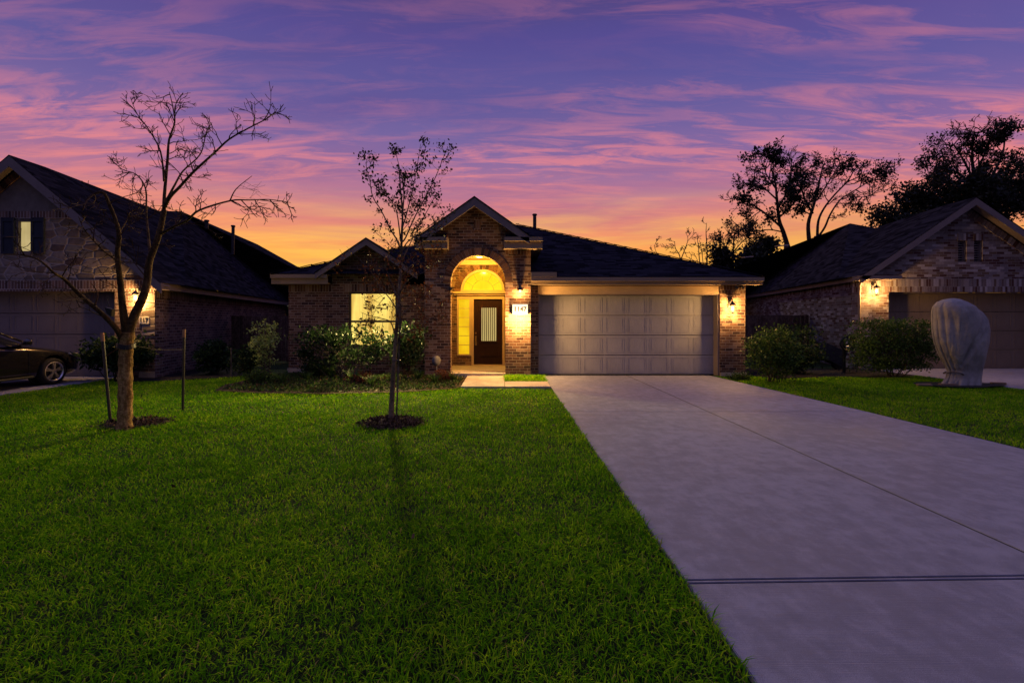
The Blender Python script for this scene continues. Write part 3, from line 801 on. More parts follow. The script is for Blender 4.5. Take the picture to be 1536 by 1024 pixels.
m.slab([(lex - .02, LE + .06), (lw1 - .05, LF), (sx, sy), (sx + .28, sy)], lez - .16, lez - .13)
m.build('fascia', M['trim2'], lh)
vent(349, 376, 19, 38, lrf, .06, .02); vent(310, 338, 19.5, 8, lrf, .07)

# ------------------------------------------------------------------ right neighbour
RF, RD, RE = 14.5, 14.9, 14.1
rh = thing('gabled_brick_house', (14.5, 16, 0), 'mixed pinkish brick house on the right with twin slit windows in its gable', 'house')
rpx, rpz = XX(1465, RE), ZZ(295, RE); rex, rez = XX(1293, RE), ZZ(413, RE); rhw = rpx - rex; rk = (rpz - rez) / rhw
rw0 = XX(1289, RF); rw1 = 2 * rpx - rw0; rgx = XX(1333, RF); rgr = rgx + 4.9; rgt = ZZ(438, RF)
zs1, zs0 = ZZ(418, RF), rgt
rcut = lambda z: (rpz - .15 - z) / rk
m = MB()
m.box(rw0, rgx, RF, RF + .35, 0, zs0); m.box(rgr, rw1, RF, RF + .35, 0, zs0)
sl = [(XX(1437, RF), XX(1450, RF)), (XX(1461, RF), XX(1474, RF))]; sz0_, sz1_ = ZZ(393, RF), ZZ(361, RF)
x_a = max(rw0, rpx - rcut(zs1)); 
m.prism([(rw0, zs1), (rw1, zs1), (min(rw1, rpx + rcut(zs1)), zs1 + .001), (rpx + rcut(sz0_), sz0_), (rpx - rcut(sz0_), sz0_), (x_a, zs1 + .001)], RF, RF + .3)
for a, b in ((None, sl[0][0]), (sl[0][1], sl[1][0]), (sl[1][1], None)):
    q0 = (rpx - rcut(sz0_), rpx - rcut(sz1_)) if a is None else (a, a)
    q1 = (rpx + rcut(sz0_), rpx + rcut(sz1_)) if b is None else (b, b)
    m.prism([(q0[0], sz0_), (q1[0], sz0_), (q1[1], sz1_), (q0[1], sz1_)], RF, RF + .3)
m.prism([(rpx - rcut(sz1_), sz1_), (rpx + rcut(sz1_), sz1_), (rpx, rpz - .15)], RF, RF + .3)
m.build('wall', M['brick2'], rh)
m = MB(); m.box(rw0, rw1, RF - .012, RF + .3, zs0, zs1)
for a, b in sl: m.box(a - .02, b + .02, RF - .012, RF - .001, sz1_ + .005, sz1_ + .24)
m.each('soldier_course', M['soldier2'], rh)
m = MB()
for i in range(40):
    for s in (1, -1):
        d0 = .16 + i * .088; cxx = rpx + s * d0; czz = rpz - .15 - rk * d0
        if czz < zs1 + .12 or d0 > rw1 - rpx: continue
        t_ = Vector((s, 0, -rk)).normalized(); n_ = Vector((-s * rk, 0, -1)).normalized(); hgt = .20 + .03 * random.random()
        p0 = Vector((cxx, 0, czz)); a = p0 - t_ * .043; b = p0 + t_ * .043
        q = [a, b, b + n_ * hgt, a + n_ * hgt]
        m.prism([(v.x, v.z) for v in q], RF - .022, RF - .001)
def wedge2():
    t = NT('rake_brick'); g = t.n('ShaderNodeNewGeometry')
    c = t.ramp(g.outputs['Random Per Island'], [(i / 8, x) for i, x in enumerate(BR2)], 'CONSTANT')
    t.col(t.mix(.6, c, t.ramp(t.noise(t.uv(), 30, 4), [(.3, (.6,) * 3), (.7, (1.3,) * 3)]), 'MULTIPLY')); t.rough(.9); return t.m
m.build('rake_brick', wedge2(), rh)
for a, b in sl:
    w = MB().box(a, b, RF + .14, RF + .16, sz0_, sz1_).build('window', M['dark_glass'], rh)
    m = MB()
    for k in range(9): z = sz0_ + (sz1_ - sz0_) * (k + .5) / 9; m.box(a, b, RF + .09, RF + .13, z - .012, z + .012)
    m.box(a, a + .02, RF + .07, RF + .139, sz0_, sz1_); m.box(b - .02, b, RF + .07, RF + .139, sz0_, sz1_)
    m.build('louvre', M['trim2'], w)
garage_door(rgx, rgr, rgt, RD, M['gdoor2'], rh)
MB().box(rgx, rgr, RF + .3, RD + .001, rgt - .03, rgt - .002).build('garage_door_frame', M['trim2'], rh)
sx, sy = 13.5, 26.5
m = MB(); m.slab([(rw0, RF + .002), (sx, sy), (sx + .3, sy), (rw0 + .3, RF + .36)], 0, rez + .10); m.build('side_wall', M['brick2'], rh)
m = MB(); m.slab([(rw0 - .012, RF - .001), (sx - .012, sy), (sx, sy), (rw0, RF)], rez - .36, rez - .13); m.each('soldier_course', M['soldier2'], rh)
rap = tuple(P(1275, 335, 20.5)); R3 = (8.8, 26.5, rez); rfr = (rpx, 18.2, rpz)
m = MB()
eB = (sx - .3, sy, rez); eF = (rex, RE, rez); eR2 = (rpx + rhw, RE, rez)
yy_ = RF + .6; eF2, rF2 = (rex, yy_, rez), (rpx, yy_, rpz)
m.poly([eF, eF2, rF2, (rpx, RE, rpz)]); m.poly([eF2, rF2, tuple(P(1313, 342, 18.6)), rap]); m.poly([eF2, rap, eB]); m.poly([eB, rap, R3]); m.poly([(rpx, RE, rpz), eR2, (rpx + rhw, 26, rez), (17, 22, rpz + .5), rap, tuple(P(1313, 342, 18.6))])
m.poly([R3, rap, (17, 22, rpz + .5), (15, 32, rez)])
rrf = m.build('roof', M['shingle2'], rh, fix=False)
rake(rpx, rhw, rpz, rez, RE, .2, .05, rh, 'trim2', RF)
m = MB()
eavebox(m, rex, rgx + .08, RE + .07, RF, rez - .13, rez)
m.bar((rex + .03, RE + .08, rez - .072), (sx - .26, sy, rez - .072), .08, .15)
m.slab([(rex + .02, RE + .1), (sx - .28, sy), (sx, sy), (rw0 + .02, RF)], rez - .13, rez - .105)
m.build('fascia', M['trim2'], rh)
MB().tube([(rw0 - .02, RF - .14, rez - .1), (rw0 - .04, RF - .05, rez - .3), (rw0 - .04, RF - .05, .15), (rw0 - .1, RF - .12, .05)], .035, 8).build('downspout', M['trim'], rh)
def skyvent(px, py, d, w):
    p = P(px, py, d); m = MB(); m.bar(p + Vector((-w, 0, -.0)), p + Vector((w, .25, .24 * w)), .22, .05); m.build('roof_vent', M['greymetal'], rrf)
skyvent(1175, 369, 23.8, .34); skyvent(1123, 386, 25, .3)
vent(1224, 362, 22, 8, rrf, .06)

# ------------------------------------------------------------------ fences
def fence(x0, x1, y, h, name, label):
    r = thing(name, ((x0 + x1) / 2, y, 0), label, 'fence')
    m = MB(); x = x0; rng = random.Random(int(x0 * 7))
    while x < x1 - .05:
        w_ = .138; t = rng.uniform(-.012, .012)
        m.box(x, min(x + w_, x1), y, y + .02, .04, h + t); x += .152 + rng.uniform(0, .006)
    m.build('picket_panel', M['wood'], r)
    m = MB(); m.box(x0, x1, y + .021, y + .06, .4, .49); m.box(x0, x1, y + .021, y + .06, h - .4, h - .31)
    for k in range(int((x1 - x0) / 2) + 1): m.box(x0 + k * 2, x0 + k * 2 + .09, y + .061, y + .15, 0, h - .1)
    m.build('fence_rail', M['wood'], r)
fence(6.62, 11.75, 18.0, 1.74, 'wooden_fence', 'dark wooden picket fence between the garage and the pinkish brick house')
fence(-10.1, -6.45, 17.2, 1.7, 'wooden_fence', 'brown wooden fence between the stone house and the bay window wing')

# ------------------------------------------------------------------ lamps
def point(loc, watt, c=(1, .54, .16), r=.04, name='lamp_light', par=None):
    l = bpy.data.lights.new(name, 'POINT'); l.energy = watt; l.color = c; l.shadow_soft_size = r
    o = bpy.data.objects.new(name, l); C.objects.link(o); o.location = loc; return o
def lantern(p, wall_y, label, r=.07, hgt=.26, group='wall lanterns beside the garage doors', lit=True, watt=60):
    """small wall lantern: plate, arm, roof, cage, glass"""
    x, y, z = p
    t = thing('wall_lantern', (x, wall_y, z), label, 'wall lamp', group)
    m = MB(); m.box(x - .045, x + .045, wall_y - .03, wall_y - .001, z + .02, z + .24)
    m.tube([(x, wall_y - .02, z + .15), (x, (wall_y + y) / 2, z + .27), (x, y, z + .24), (x, y, z + .17)], .011, 8)
    m.build('bracket', M['black'], t)
    m = MB().tube([(x, y, z + .18), (x, y, z + .165), (x, y, z + .09), (x, y, z + .075)], [.012, .03, r * 1.2, r * 1.2], 8)
    m.build('lamp_cap', M['black'], t)
    m = MB()
    for k in range(6):
        a = 2 * math.pi * k / 6; ca, sa = math.cos(a), math.sin(a)
        m.tube([(x + ca * r, y + sa * r, z + .075), (x + ca * r * .7, y + sa * r * .7, z - .12)], .005, 5)
    m.tube([(x, y, z - .12), (x, y, z - .135), (x, y, z - .15)], [r * .75, r * .6, .01], 8)
    m.build('cage', M['black'], t)
    MB().tube([(x, y, z + .05), (x, y, z + .03), (x, y, z - .03), (x, y, z - .07)], [.008, .022, .026, .006], 10).build('bulb', M['lamp'] if lit else M['white'], t, smooth=True)
    if watt:
        point((x, y, z - .03), watt, r=.05)
    return t
# by the front door: dark cone downlight over a backlit number sign
cz_ = ZZ(436, TP); lx = XX(780, TP)
t = thing('wall_lantern', (lx, TP, cz_), 'small black cone lamp on the brick pier, above the lit number sign', 'wall lamp')
m = MB(); m.box(lx - .03, lx + .03, TP - .02, TP - .001, cz_ + .0, cz_ + .12); m.tube([(lx, TP - .02, cz_ + .08), (lx, TP - .10, cz_ + .09)], .01, 8)
m.build('bracket', M['black'], t)
MB().tube([(lx, TP - .1, cz_ + .14), (lx, TP - .1, cz_ + .12), (lx, TP - .1, cz_ + .02), (lx, TP - .1, cz_ + .005)], [.012, .03, .085, .085], 14).build('lamp_shade', M['black'], t, smooth=False)
MB().tube([(lx, TP - .1, cz_ + .02), (lx, TP - .1, cz_ - .03), (lx, TP - .1, cz_ - .045)], [.02, .028, .01], 10).build('bulb', M['lampglass'], t)
point((lx, TP - .13, cz_ - .08), 25, r=.03)
def text(s, size, loc, mat, par, name='number', ext=.003):
    cu = bpy.data.curves.new(name, 'FONT'); cu.body = s; cu.size = size; cu.align_x = 'CENTER'; cu.align_y = 'CENTER'; cu.extrude = ext; cu.offset = size * .035
    tmp = bpy.data.objects.new('tmp', cu); C.objects.link(tmp)
    me = bpy.data.meshes.new_from_object(tmp.evaluated_get(bpy.context.evaluated_depsgraph_get()))
    bpy.data.objects.remove(tmp)
    o = bpy.data.objects.new(name, me); C.objects.link(o); me.materials.clear(); me.materials.append(mat)
    o.parent = par; o.location = Vector(loc) - origin(par); o.rotation_euler = (R(90), 0, 0); return o
zc = ZZ(464, TP)
t = thing('house_number_sign', (lx, TP, zc), 'glowing white number sign on the brick pier beside the front door', 'sign')
MB().box(lx - .20, lx + .20, TP - .03, TP - .001, zc - .13, zc + .13).build('sign_box', M['white'], t, bevel=.006)
MB().box(lx - .205, lx + .205, TP - .058, TP - .031, zc - .135, zc + .135).build('sign_face', M['sign'], t)
text('1147', .17, (lx, TP - .063, zc), M['ink'], t)
point((lx, TP - .16, zc - .22), 400, c=(1, .54, .16), r=.05)
lantern((XX(1099, 12.63), 12.63, ZZ(462, 12.63)), GP, 'lit black lantern on the brick pier at the right end of the middle garage', watt=380)
lantern((XX(1315, RF - .17), RF - .17, ZZ(436, RF - .17)), RF, 'lit lantern on the pier of the pinkish brick house, above the clipped hedge', watt=420)
lantern((XX(203, LF - .17), LF - .17, ZZ(446, LF - .17)), LF, 'lit lantern on the stone house pier, seen through the forked bare tree', watt=330)
zc = ZZ(480, LF); lx2 = XX(218, LF)
t = thing('house_number_sign', (lx2, LF, zc), 'small pale number sign on the stone house pier', 'sign')
MB().box(lx2 - .15, lx2 + .12, LF - .03, LF - .001, zc - .1, zc + .1).build('sign_board', M['signoff'], t, bevel=.004)
text('117', .15, (lx2 - .015, LF - .034, zc), M['ink'], t)
# porch lamp
px_, py_, pz_ = acx, TP + .7, cz
t = thing('ceiling_lamp', (px_, py_, pz_), 'round flush lamp on the ceiling of the arched porch', 'ceiling lamp')
MB().tube([(px_, py_, pz_ - .001), (px_, py_, pz_ - .03)], .14, 20).build('lamp_base', M['black'], t)
MB().tube([(px_, py_, pz_ - .03), (px_, py_, pz_ - .06), (px_, py_, pz_ - .09)], [.12, .11, .05], 20).build('lamp_glass', M['lampglass'], t, smooth=True)
point((px_, py_, pz_ - .16), 330, c=(1, .52, .06), r=.09)
# motion sensor under the garage eave
sxx, szz = XX(1107, 12.65), fzb
t = thing('security_light', (sxx, 12.65, szz), 'small dark twin floodlight under the right end of the garage eave', 'floodlight')
MB().tube([(sxx, 12.65, szz + .01), (sxx, 12.65, szz - .03)], .035, 10).build('mount', M['black'], t)
for s in (-1, 1):
    MB().tube([(sxx + s * .02, 12.65, szz - .03), (sxx + s * .06, 12.6, szz - .05), (sxx + s * .09, 12.54, szz - .07)], [.015, .035, .045], 10).build('lamp_head', M['black'], t)
# small camera on the left edge of the arch
q = P(677, 433, TP)
t = thing('doorbell_camera', (q.x, TP, q.z), 'small dark bracket at the left edge of the porch arch', 'camera')
MB().box(q.x - .06, q.x - .0, TP - .03, TP - .001, q.z - .05, q.z + .05).build('mount', M['black'], t)
MB().tube([(q.x - .01, TP - .03, q.z), (q.x + .01, TP - .1, q.z)], [.03, .035], 10).build('camera_head', M['black'], t)
# round grey disc by the left porch pillar
q = P(655, 541, 12.2)
t = thing('yard_spinner', (q.x, 12.2, 0), 'round grey disc on a short stem beside the brick porch pillar', 'garden ornament')
MB().tube([(q.x, 12.2, -.02), (q.x, 12.2, q.z - .1)], .012, 6).build('stem', M['greymetal'], t)
MB().tube([(q.x - .04, 12.23, q.z), (q.x - .02, 12.2, q.z), (q.x + .02, 12.17, q.z), (q.x + .025, 12.165, q.z)], [.10, .13, .13, .02], 20).build('disc', plain('dull_grey_metal', (.10, .10, .12), .6, .3, 8), t, smooth=True)
SUN = 0.35
# ------------------------------------------------------------------ leaves in bulk
def leaf_mesh(name, pts, size, mat, parent=None, seed=0, up=.3, aspect=.5, droop=None, at=None):
    """pts (n,3): each becomes one four-sided folded leaf, as one mesh"""
    rg = np.random.default_rng(seed); pts = np.asarray(pts, float); n = len(pts)
    if n == 0: return None
    d = rg.normal(size=(n, 3)); d[:, 2] += up if droop is None else -droop
    d /= np.linalg.norm(d, axis=1)[:, None]
    s = np.cross(d, rg.normal(size=(n, 3))); s /= np.linalg.norm(s, axis=1)[:, None]
    L = size * rg.uniform(.6, 1.3, n)[:, None]; W = L * aspect
    nn = np.cross(d, s)
    a = pts; b = pts + d * L * .5 + s * W * .5 + nn * W * .15; c = pts + d * L; e = pts + d * L * .5 - s * W * .5 + nn * W * .15
    V = np.stack([a, b, c, e], 1).reshape(-1, 3)
    o0 = origin(parent) if parent is not None else Vector(at if at is not None else (0, 0, 0))
    V = V - np.array(o0)
    me = bpy.data.meshes.new(name); me.vertices.add(n * 4); me.loops.add(n * 4); me.polygons.add(n)
    me.vertices.foreach_set('co', V.ravel().astype(np.float32))
    me.loops.foreach_set('vertex_index', np.arange(n * 4, dtype=np.int32))
    me.polygons.foreach_set('loop_start', np.arange(0, n * 4, 4, dtype=np.int32))
    me.update(calc_edges=True); me.materials.append(mat)
    o = bpy.data.objects.new(name, me); C.objects.link(o)
    if parent is not None: o.parent = parent
    else: o.location = o0
    return o

def smooth_path(pts, k=4):
    out = []; n = len(pts)
    for i in range(n - 1):
        p0, p1, p2, p3 = pts[max(i - 1, 0)], pts[i], pts[i + 1], pts[min(i + 2, n - 1)]
        for j in range(k):
            t = j / k
            out.append(.5 * ((2 * p1) + (p2 - p0) * t + (2 * p0 - 5 * p1 + 4 * p2 - p3) * t * t + (3 * p1 - p0 - 3 * p2 + p3) * t ** 3))
    out.append(pts[-1]); return out

class Tree:
    def __init__(s, seed, gn=.25): s.m = MB(); s.tw = MB(); s.rng = random.Random(seed); s.tips = []; s.up = gn
    def rv(s, k=1): r = s.rng; return Vector((r.gauss(0, k), r.gauss(0, k), r.gauss(0, k)))
    def grow(s, p, d, L, r, lev, kids=3, bend=.35, leafy=True, mb=None, rmin=.0015):
        """one wandering branch and its children"""
        mb = mb or s.tw; n = 5; pts = [p.copy()]; q = p.copy(); dd = d.normalized()
        for i in range(n):
            dd = (dd + s.rv(bend * .5) + Vector((0, 0, s.up * .12))).normalized()
            q = q + dd * L / n; pts.append(q.copy())
        mb.tube(pts, [max(r * (1 - .65 * i / n), rmin) for i in range(n + 1)], 5 if r > .02 else 3, cap=False)
        if lev > 0:
            for k in range(kids):
                t = s.rng.uniform(.25, .98); i = min(int(t * n), n - 1); f = t * n - i
                b = pts[i].lerp(pts[i + 1], f); tang = (pts[i + 1] - pts[i]).normalized()
                side = s.rv().cross(tang).normalized(); nd = (tang * s.rng.uniform(.45, .95) + side * s.rng.uniform(.5, .95))
                s.grow(b, nd, L * s.rng.uniform(.42, .72), r * .55, lev - 1, kids, bend, leafy, mb, rmin)
        if leafy and lev <= 1:
            for i in range(2, len(pts)): s.tips.append((pts[i], lev))
    def limb(s, path, r0, r1, d, dz=0., twigs=10, tl=.5, lev=2, kids=3, start=.25, wob=.01, leafy=True, d1=None, jit=0, n=9, tr=None, rmin=.0015):
        """path in photo pixels put at real distance d .. d+dz"""
        N = len(path); pts = []
        for i, (x, y) in enumerate(path):
            pts.append(P(x, y, d + dz * i / (N - 1)))
        pts = smooth_path([p + s.rv(wob) * (1 if 0 < i < N - 1 else 0) for i, p in enumerate(pts)])
        K = len(pts); rad = [r0 + (r1 - r0) * (i / (K - 1)) ** .85 for i in range(K)]
        s.m.tube(pts, rad, n)
        for k in range(twigs):
            t = start + (1 - start) * (k + s.rng.random()) / twigs; i = min(int(t * (K - 1)), K - 2)
            b = pts[i]; tang = (pts[i + 1] - pts[i]).normalized()
            side = s.rv().cross(tang).normalized()
            nd = tang * s.rng.uniform(.3, .9) + side * s.rng.uniform(.5, 1)
            s.grow(b, nd, tl * s.rng.uniform(.5, 1.2), (tr or max(r1 * .8, rad[i] * .35)), lev, kids, leafy=leafy, rmin=rmin)
        if leafy: s.tips += [(p, 0) for p in pts[-3:]]
        return pts
def scatter(tips, n, spread, seed):
    rg = random.Random(seed); out = []
    for p, l in tips:
        for k in range(n): out.append((p.x + rg.gauss(0, spread), p.y + rg.gauss(0, spread), p.z + rg.gauss(0, spread)))
    return out

# ------------------------------------------------------------------ bare forked tree on the left
BD = 6.52
T = thing('bare_tree', (XX(188, BD), BD, 0), 'bare staked tree with forked tan trunk on the left of the lawn', 'tree')
t = Tree(11)
trunk = MB()
tp = [P(187, 648, BD), P(187, 636, BD), P(188, 600, BD), P(188, 560, BD), P(189, 530, BD), P(190, 512, BD), P(191, 498, BD)]
sp = smooth_path(tp, 5); K = len(sp)
rr = [.112 - .022 * min(1, i / 6) - .016 * i / K + .006 * math.sin(i * 1.9) + (.012 if i > K - 6 else 0) for i in range(K)]
trunk.tube(sp, rr, 18)
t1 = Tree(3, .2)
Lm = dict(d=BD, leafy=False, rmin=.0036, tr=.0085, kids=3)
t1.limb([(190, 508), (200, 474), (212, 446), (219, 420), (224, 392), (236, 362), (243, 340), (246, 315)], .062, .032, twigs=5, tl=.45, lev=2, start=.4, **Lm)
t1.limb([(190, 510), (186, 478), (182, 452), (181, 422), (175, 382), (177, 346), (164, 309), (153, 287), (134, 297), (124, 315)], .055, .007, dz=-.7, twigs=9, tl=.31, **Lm)
t1.limb([(184, 512), (172, 492), (150, 468), (120, 442), (95, 419), (81, 409), (54, 391), (20, 380)], .042, .005, dz=-1.1, twigs=11, tl=.32, **Lm)
t1.limb([(246, 318), (246, 294), (250, 240), (253, 208), (263, 184), (257, 157), (254, 138)], .026, .004, dz=.3, twigs=12, tl=.32, **Lm)
t1.limb([(246, 312), (256, 296), (270, 281), (292, 258), (320, 227), (343, 208), (370, 192), (402, 176), (413, 167)], .025, .004, dz=-.5, twigs=15, tl=.32, **Lm)
t1.limb([(250, 300), (262, 276), (277, 256), (300, 231), (308, 200), (318, 184)], .017, .004, dz=.7, twigs=10, tl=.31, **Lm)
t1.limb([(246, 272), (241, 227), (222, 192), (206, 172), (195, 145)], .014, .003, dz=.4, twigs=9, tl=.25, **Lm)
t1.limb([(242, 350), (262, 338), (280, 330), (300, 316), (347, 301), (374, 301), (405, 299), (436, 304)], .022, .003, dz=-.8, twigs=13, tl=.31, **Lm)
t1.limb([(345, 301), (355, 282), (378, 264)], .009, .003, d=BD - .7, leafy=False, twigs=4, tl=.3, lev=1)
t1.limb([(226, 392), (222, 352), (218, 321), (218, 282), (206, 262), (183, 254), (163, 235)], .018, .004, dz=.8, twigs=12, tl=.31, **Lm)
t1.limb([(178, 392), (155, 376), (128, 346), (118, 325)], .013, .003, dz=-.5, twigs=6, tl=.25, **Lm)
t1.limb([(178, 350), (187, 332), (197, 318), (212, 312)], .011, .003, dz=.4, twigs=5, tl=.25, **Lm)
t1.limb([(142, 458), (144, 440), (137, 425)], .012, .004, d=BD - .6, leafy=False, twigs=4, tl=.16, lev=1)
tk = trunk.build('trunk', M['bark'], T, smooth=True, fix=False, uv=False)
t1.m.build('limbs', barkmat('shaded_limb_bark', (.05, .03, .014), (.15, .09, .04)), T, smooth=True, fix=False, uv=False)  # darker than the trunk bark: the limbs' shade put into the colour
t1.tw.build('twigs', M['twig'], T, fix=False, uv=False)
def wrapd(c, r, z, label):
    pass
# stakes and tie
def stake(x1, y1, x0, y0, d, label, cap=.2):
    a = P(x0, y0, d); b = P(x1, y1, d); t = thing('tree_stake', (a.x, d, 0), label, 'stake', 'stakes holding the bare tree')
    m = MB().tube([a + Vector((0, 0, -.1)), a.lerp(b, .9)], .020, 8); m.build('post', M['black'], t)
    MB().tube([a.lerp(b, .9), b], .024, 8).build('stake_top', plain('raw_wood', (.34, .19, .10), .8), t)
stake(153, 499, 166, 627, 6.9, 'dark leaning stake just left of the bare tree trunk')
stake(276, 494, 274, 612, 7.9, 'dark upright stake to the right of the bare tree')
tie = thing('tree_tie', tuple(P(189, 520, BD)), 'dark strap round the bare tree trunk with cords to the stakes', 'strap')
c = P(189, 519, BD); m = MB(); ring_ = [c + Vector((math.cos(a) * .103, math.sin(a) * .103, .015 * math.sin(a * 2))) for a in [2 * math.pi * i / 20 for i in range(21)]]
for i in range(20): m.bar(ring_[i], ring_[i + 1], .012, .06)
m.build('strap', M['black'], tie)
MB().tube([c + Vector((.1, .05, 0)), c.lerp(P(276, 524, 7.9), .5) + Vector((0, 0, -.03)), P(276, 524, 7.9)], .0025, 5).build('cord', M['bark3'], tie)
MB().tube([c + Vector((-.1, .05, 0)), P(157, 535, 6.9)], .003, 5).build('cord', plain('red_cord', (.20, .04, .03), .8), tie)

# ------------------------------------------------------------------ young tree in the middle of the lawn
YD = 6.86
T = thing('young_tree', (XX(588, YD), YD, 0), 'slender young tree with sparse dark leaves in the middle of the lawn', 'tree')
t = Tree(5, .5)
t.limb([(587, 640), (588, 615), (589, 570), (593, 520), (597, 470), (600, 420), (602, 370), (604, 325), (601, 285), (598, 250)], .047, .006, YD, twigs=7, tl=.5, start=.45, leafy=True, n=12, lev=2, wob=.004)
kw = dict(d=YD, leafy=True, rmin=.0028)
t.limb([(600, 372), (594, 358), (586, 345), (573, 316), (559, 295), (554, 269), (549, 250), (552, 234)], .013, .003, dz=-.3, twigs=10, tl=.13, lev=2, **kw)
t.limb([(601, 362), (594, 316), (583, 298), (573, 278)], .011, .003, dz=.35, twigs=7, tl=.13, **kw)
t.limb([(602, 354), (604, 322), (607, 290), (599, 256), (591, 220)], .014, .003, dz=.15, twigs=10, tl=.13, **kw)
t.limb([(602, 364), (607, 357), (620, 327), (636, 301), (652, 269), (662, 243), (671, 222)], .013, .003, dz=-.25, twigs=11, tl=.13, **kw)
t.limb([(604, 340), (608, 325), (615, 295), (625, 256), (631, 216)], .012, .003, dz=.3, twigs=11, tl=.13, **kw)
t.limb([(601, 380), (611, 362), (631, 348), (652, 334), (676, 312)], .011, .002, dz=-.5, twigs=8, tl=.13, **kw)
t.limb([(600, 400), (612, 372), (640, 318), (655, 290)], .011, .003, dz=.5, twigs=8, tl=.13, **kw)
up = list(t.tips)
t2 = Tree(8, .1)
kw = dict(d=YD, leafy=True, rmin=.003)
for path, dz in (([(593, 505), (585, 484), (572, 477), (556, 474), (541, 468)], -.6), ([(593, 520), (606, 502), (626, 492), (645, 478), (662, 470)], -.5), ([(597, 478), (612, 462), (632, 450), (652, 436)], .5), ([(598, 470), (586, 448), (570, 430), (552, 404), (520, 370)], .6), ([(599, 440), (612, 420), (630, 410), (650, 402)], -.4), ([(599, 452), (588, 425), (578, 400)], .5), ([(600, 415), (622, 395), (640, 385), (662, 380)], .4)):
    t2.limb(path, .011, .002, dz=dz, twigs=7, tl=.32, lev=2, **kw)
t.m.build('trunk', barkmat('young_bark', (.12, .085, .055), (.30, .22, .14)), T, smooth=True, fix=False, uv=False)
t2.m.build('lower_limbs', M['bark3'], T, smooth=True, fix=False, uv=False)
t.tw.build('twigs', M['bark2'], T, fix=False, uv=False); t2.tw.build('lower_twigs', M['twig'], T, fix=False, uv=False)
rg = random.Random(2)
top = [q for q in up if q[0].z > 2.2 and rg.random() < .22 + .10 * (q[0].z > 3.6)]
leaf_mesh('crown', scatter(top, 2, .04, 4), .05, M['leaf_young'], T, 5, aspect=.55)
low = [q for q in t2.tips if rg.random() < .38]
leaf_mesh('brown_leaves', scatter(low, 1, .03, 4), .055, M['leaf_brown'], T, 9, aspect=.5, droop=.5)
s_ = thing('tree_stake', (XX(594, 6.8), 6.8, 0), 'thin grey stake tied close to the young tree trunk', 'stake')
MB().tube([(XX(594, 6.8), 6.80, -.1), P(601, 455, 6.8)], .012, 8).build('post', M['bark3'], s_)
m = MB()
for py in (486, 540):
    c = P(595, py, 6.83); m.tube([c + Vector((math.cos(a) * .055, math.sin(a) * .055, 0)) for a in [2 * math.pi * i / 14 for i in range(15)]], .006, 5)
m.build('tie', M['black'], s_)

# ------------------------------------------------------------------ background trees
def bgtree(name, label, base_px, d, limbs, leaf, seed, size=.34, spread=.5, nleaf=5, keep=1., group=None, tl=2.2, lev=3, tr=.05, kids=3, twigs=8, mat='leaf_tree', bark='bark2', rmin=.018):
    b = P(base_px[0], base_px[1], d)
    T = thing(name, (b.x, d, 0), label, 'tree', group)
    t = Tree(seed, .3)
    for path, r0, r1, dz in limbs:
        t.limb(path, r0 * .6, r1 * .6, d, dz, twigs=twigs, tl=tl, lev=lev, kids=kids, wob=.04, start=.3, tr=tr, rmin=rmin, n=8)
    t.m.tube([Vector((b.x + .2, d, 0)), b.lerp(Vector((b.x, d, 0)), .5), b], [limbs[0][1] * .8, limbs[0][1] * .7, limbs[0][1] * .6], 10)
    t.m.build('trunk', M[bark], T, smooth=True, fix=False, uv=False)
    t.tw.build('limbs', M[bark], T, fix=False, uv=False)
    if nleaf:
        rg = random.Random(seed)
        # leaves gather in clumps: keep tips by a slow noise so gaps stay open
        tips = [q for q in t.tips if noise.noise(q[0] * .55 + Vector((seed, 0, 0))) > -.5 + (1 - keep) and rg.random() < keep]
        leaf_mesh('crown', scatter(tips, nleaf, spread, seed), size, M[mat], T, seed, aspect=.6)
    return T
bgtree('broadleaf_tree', 'tall dark tree with leafy clumps behind the ridge, leaning left', (1180, 366), 38,
       [([(1182, 372), (1176, 350), (1168, 330), (1166, 300), (1163, 275), (1156, 250)], .34, .08, 0), ([(1171, 340), (1150, 322), (1132, 310), (1112, 300), (1100, 292)], .16, .05, -1.5),
        ([(1174, 348), (1150, 345), (1128, 346), (1106, 340)], .10, .04, 1.5), ([(1166, 312), (1180, 290), (1186, 262), (1188, 240)], .16, .05, 1),
        ([(1166, 300), (1146, 282), (1130, 268)], .12, .05, -1), ([(1170, 325), (1190, 305), (1200, 285)], .12, .05, -1.5), ([(1165, 285), (1150, 262), (1145, 248)], .1, .04, 1)],
       'leaf_tree', 21, size=.22, spread=.17, nleaf=3, keep=.5, group='trees beyond the right ridge', tl=1.5, twigs=7)
bgtree('broadleaf_tree', 'tall dark tree with several stems behind the ridge, spreading right', (1214, 360), 40,
       [([(1214, 364), (1214, 335), (1219, 310), (1226, 285), (1232, 262), (1236, 246)], .3, .07, 0), ([(1226, 360), (1226, 332), (1238, 312), (1252, 292), (1272, 270), (1284, 252), (1302, 244)], .2, .05, 1.5),
        ([(1227, 356), (1238, 340), (1246, 322), (1262, 300), (1282, 284), (1306, 272), (1326, 268)], .17, .04, -1), ([(1219, 320), (1206, 296), (1203, 272), (1210, 254)], .17, .05, -1.5),
        ([(1270, 294), (1292, 296), (1312, 292)], .08, .03, 1), ([(1226, 300), (1246, 268), (1258, 248)], .12, .04, 1), ([(1268, 274), (1296, 262), (1318, 254)], .08, .03, -1)],
       'leaf_tree', 34, size=.19, spread=.15, nleaf=2, keep=.45, group='trees beyond the right ridge', tl=1.4, twigs=7)
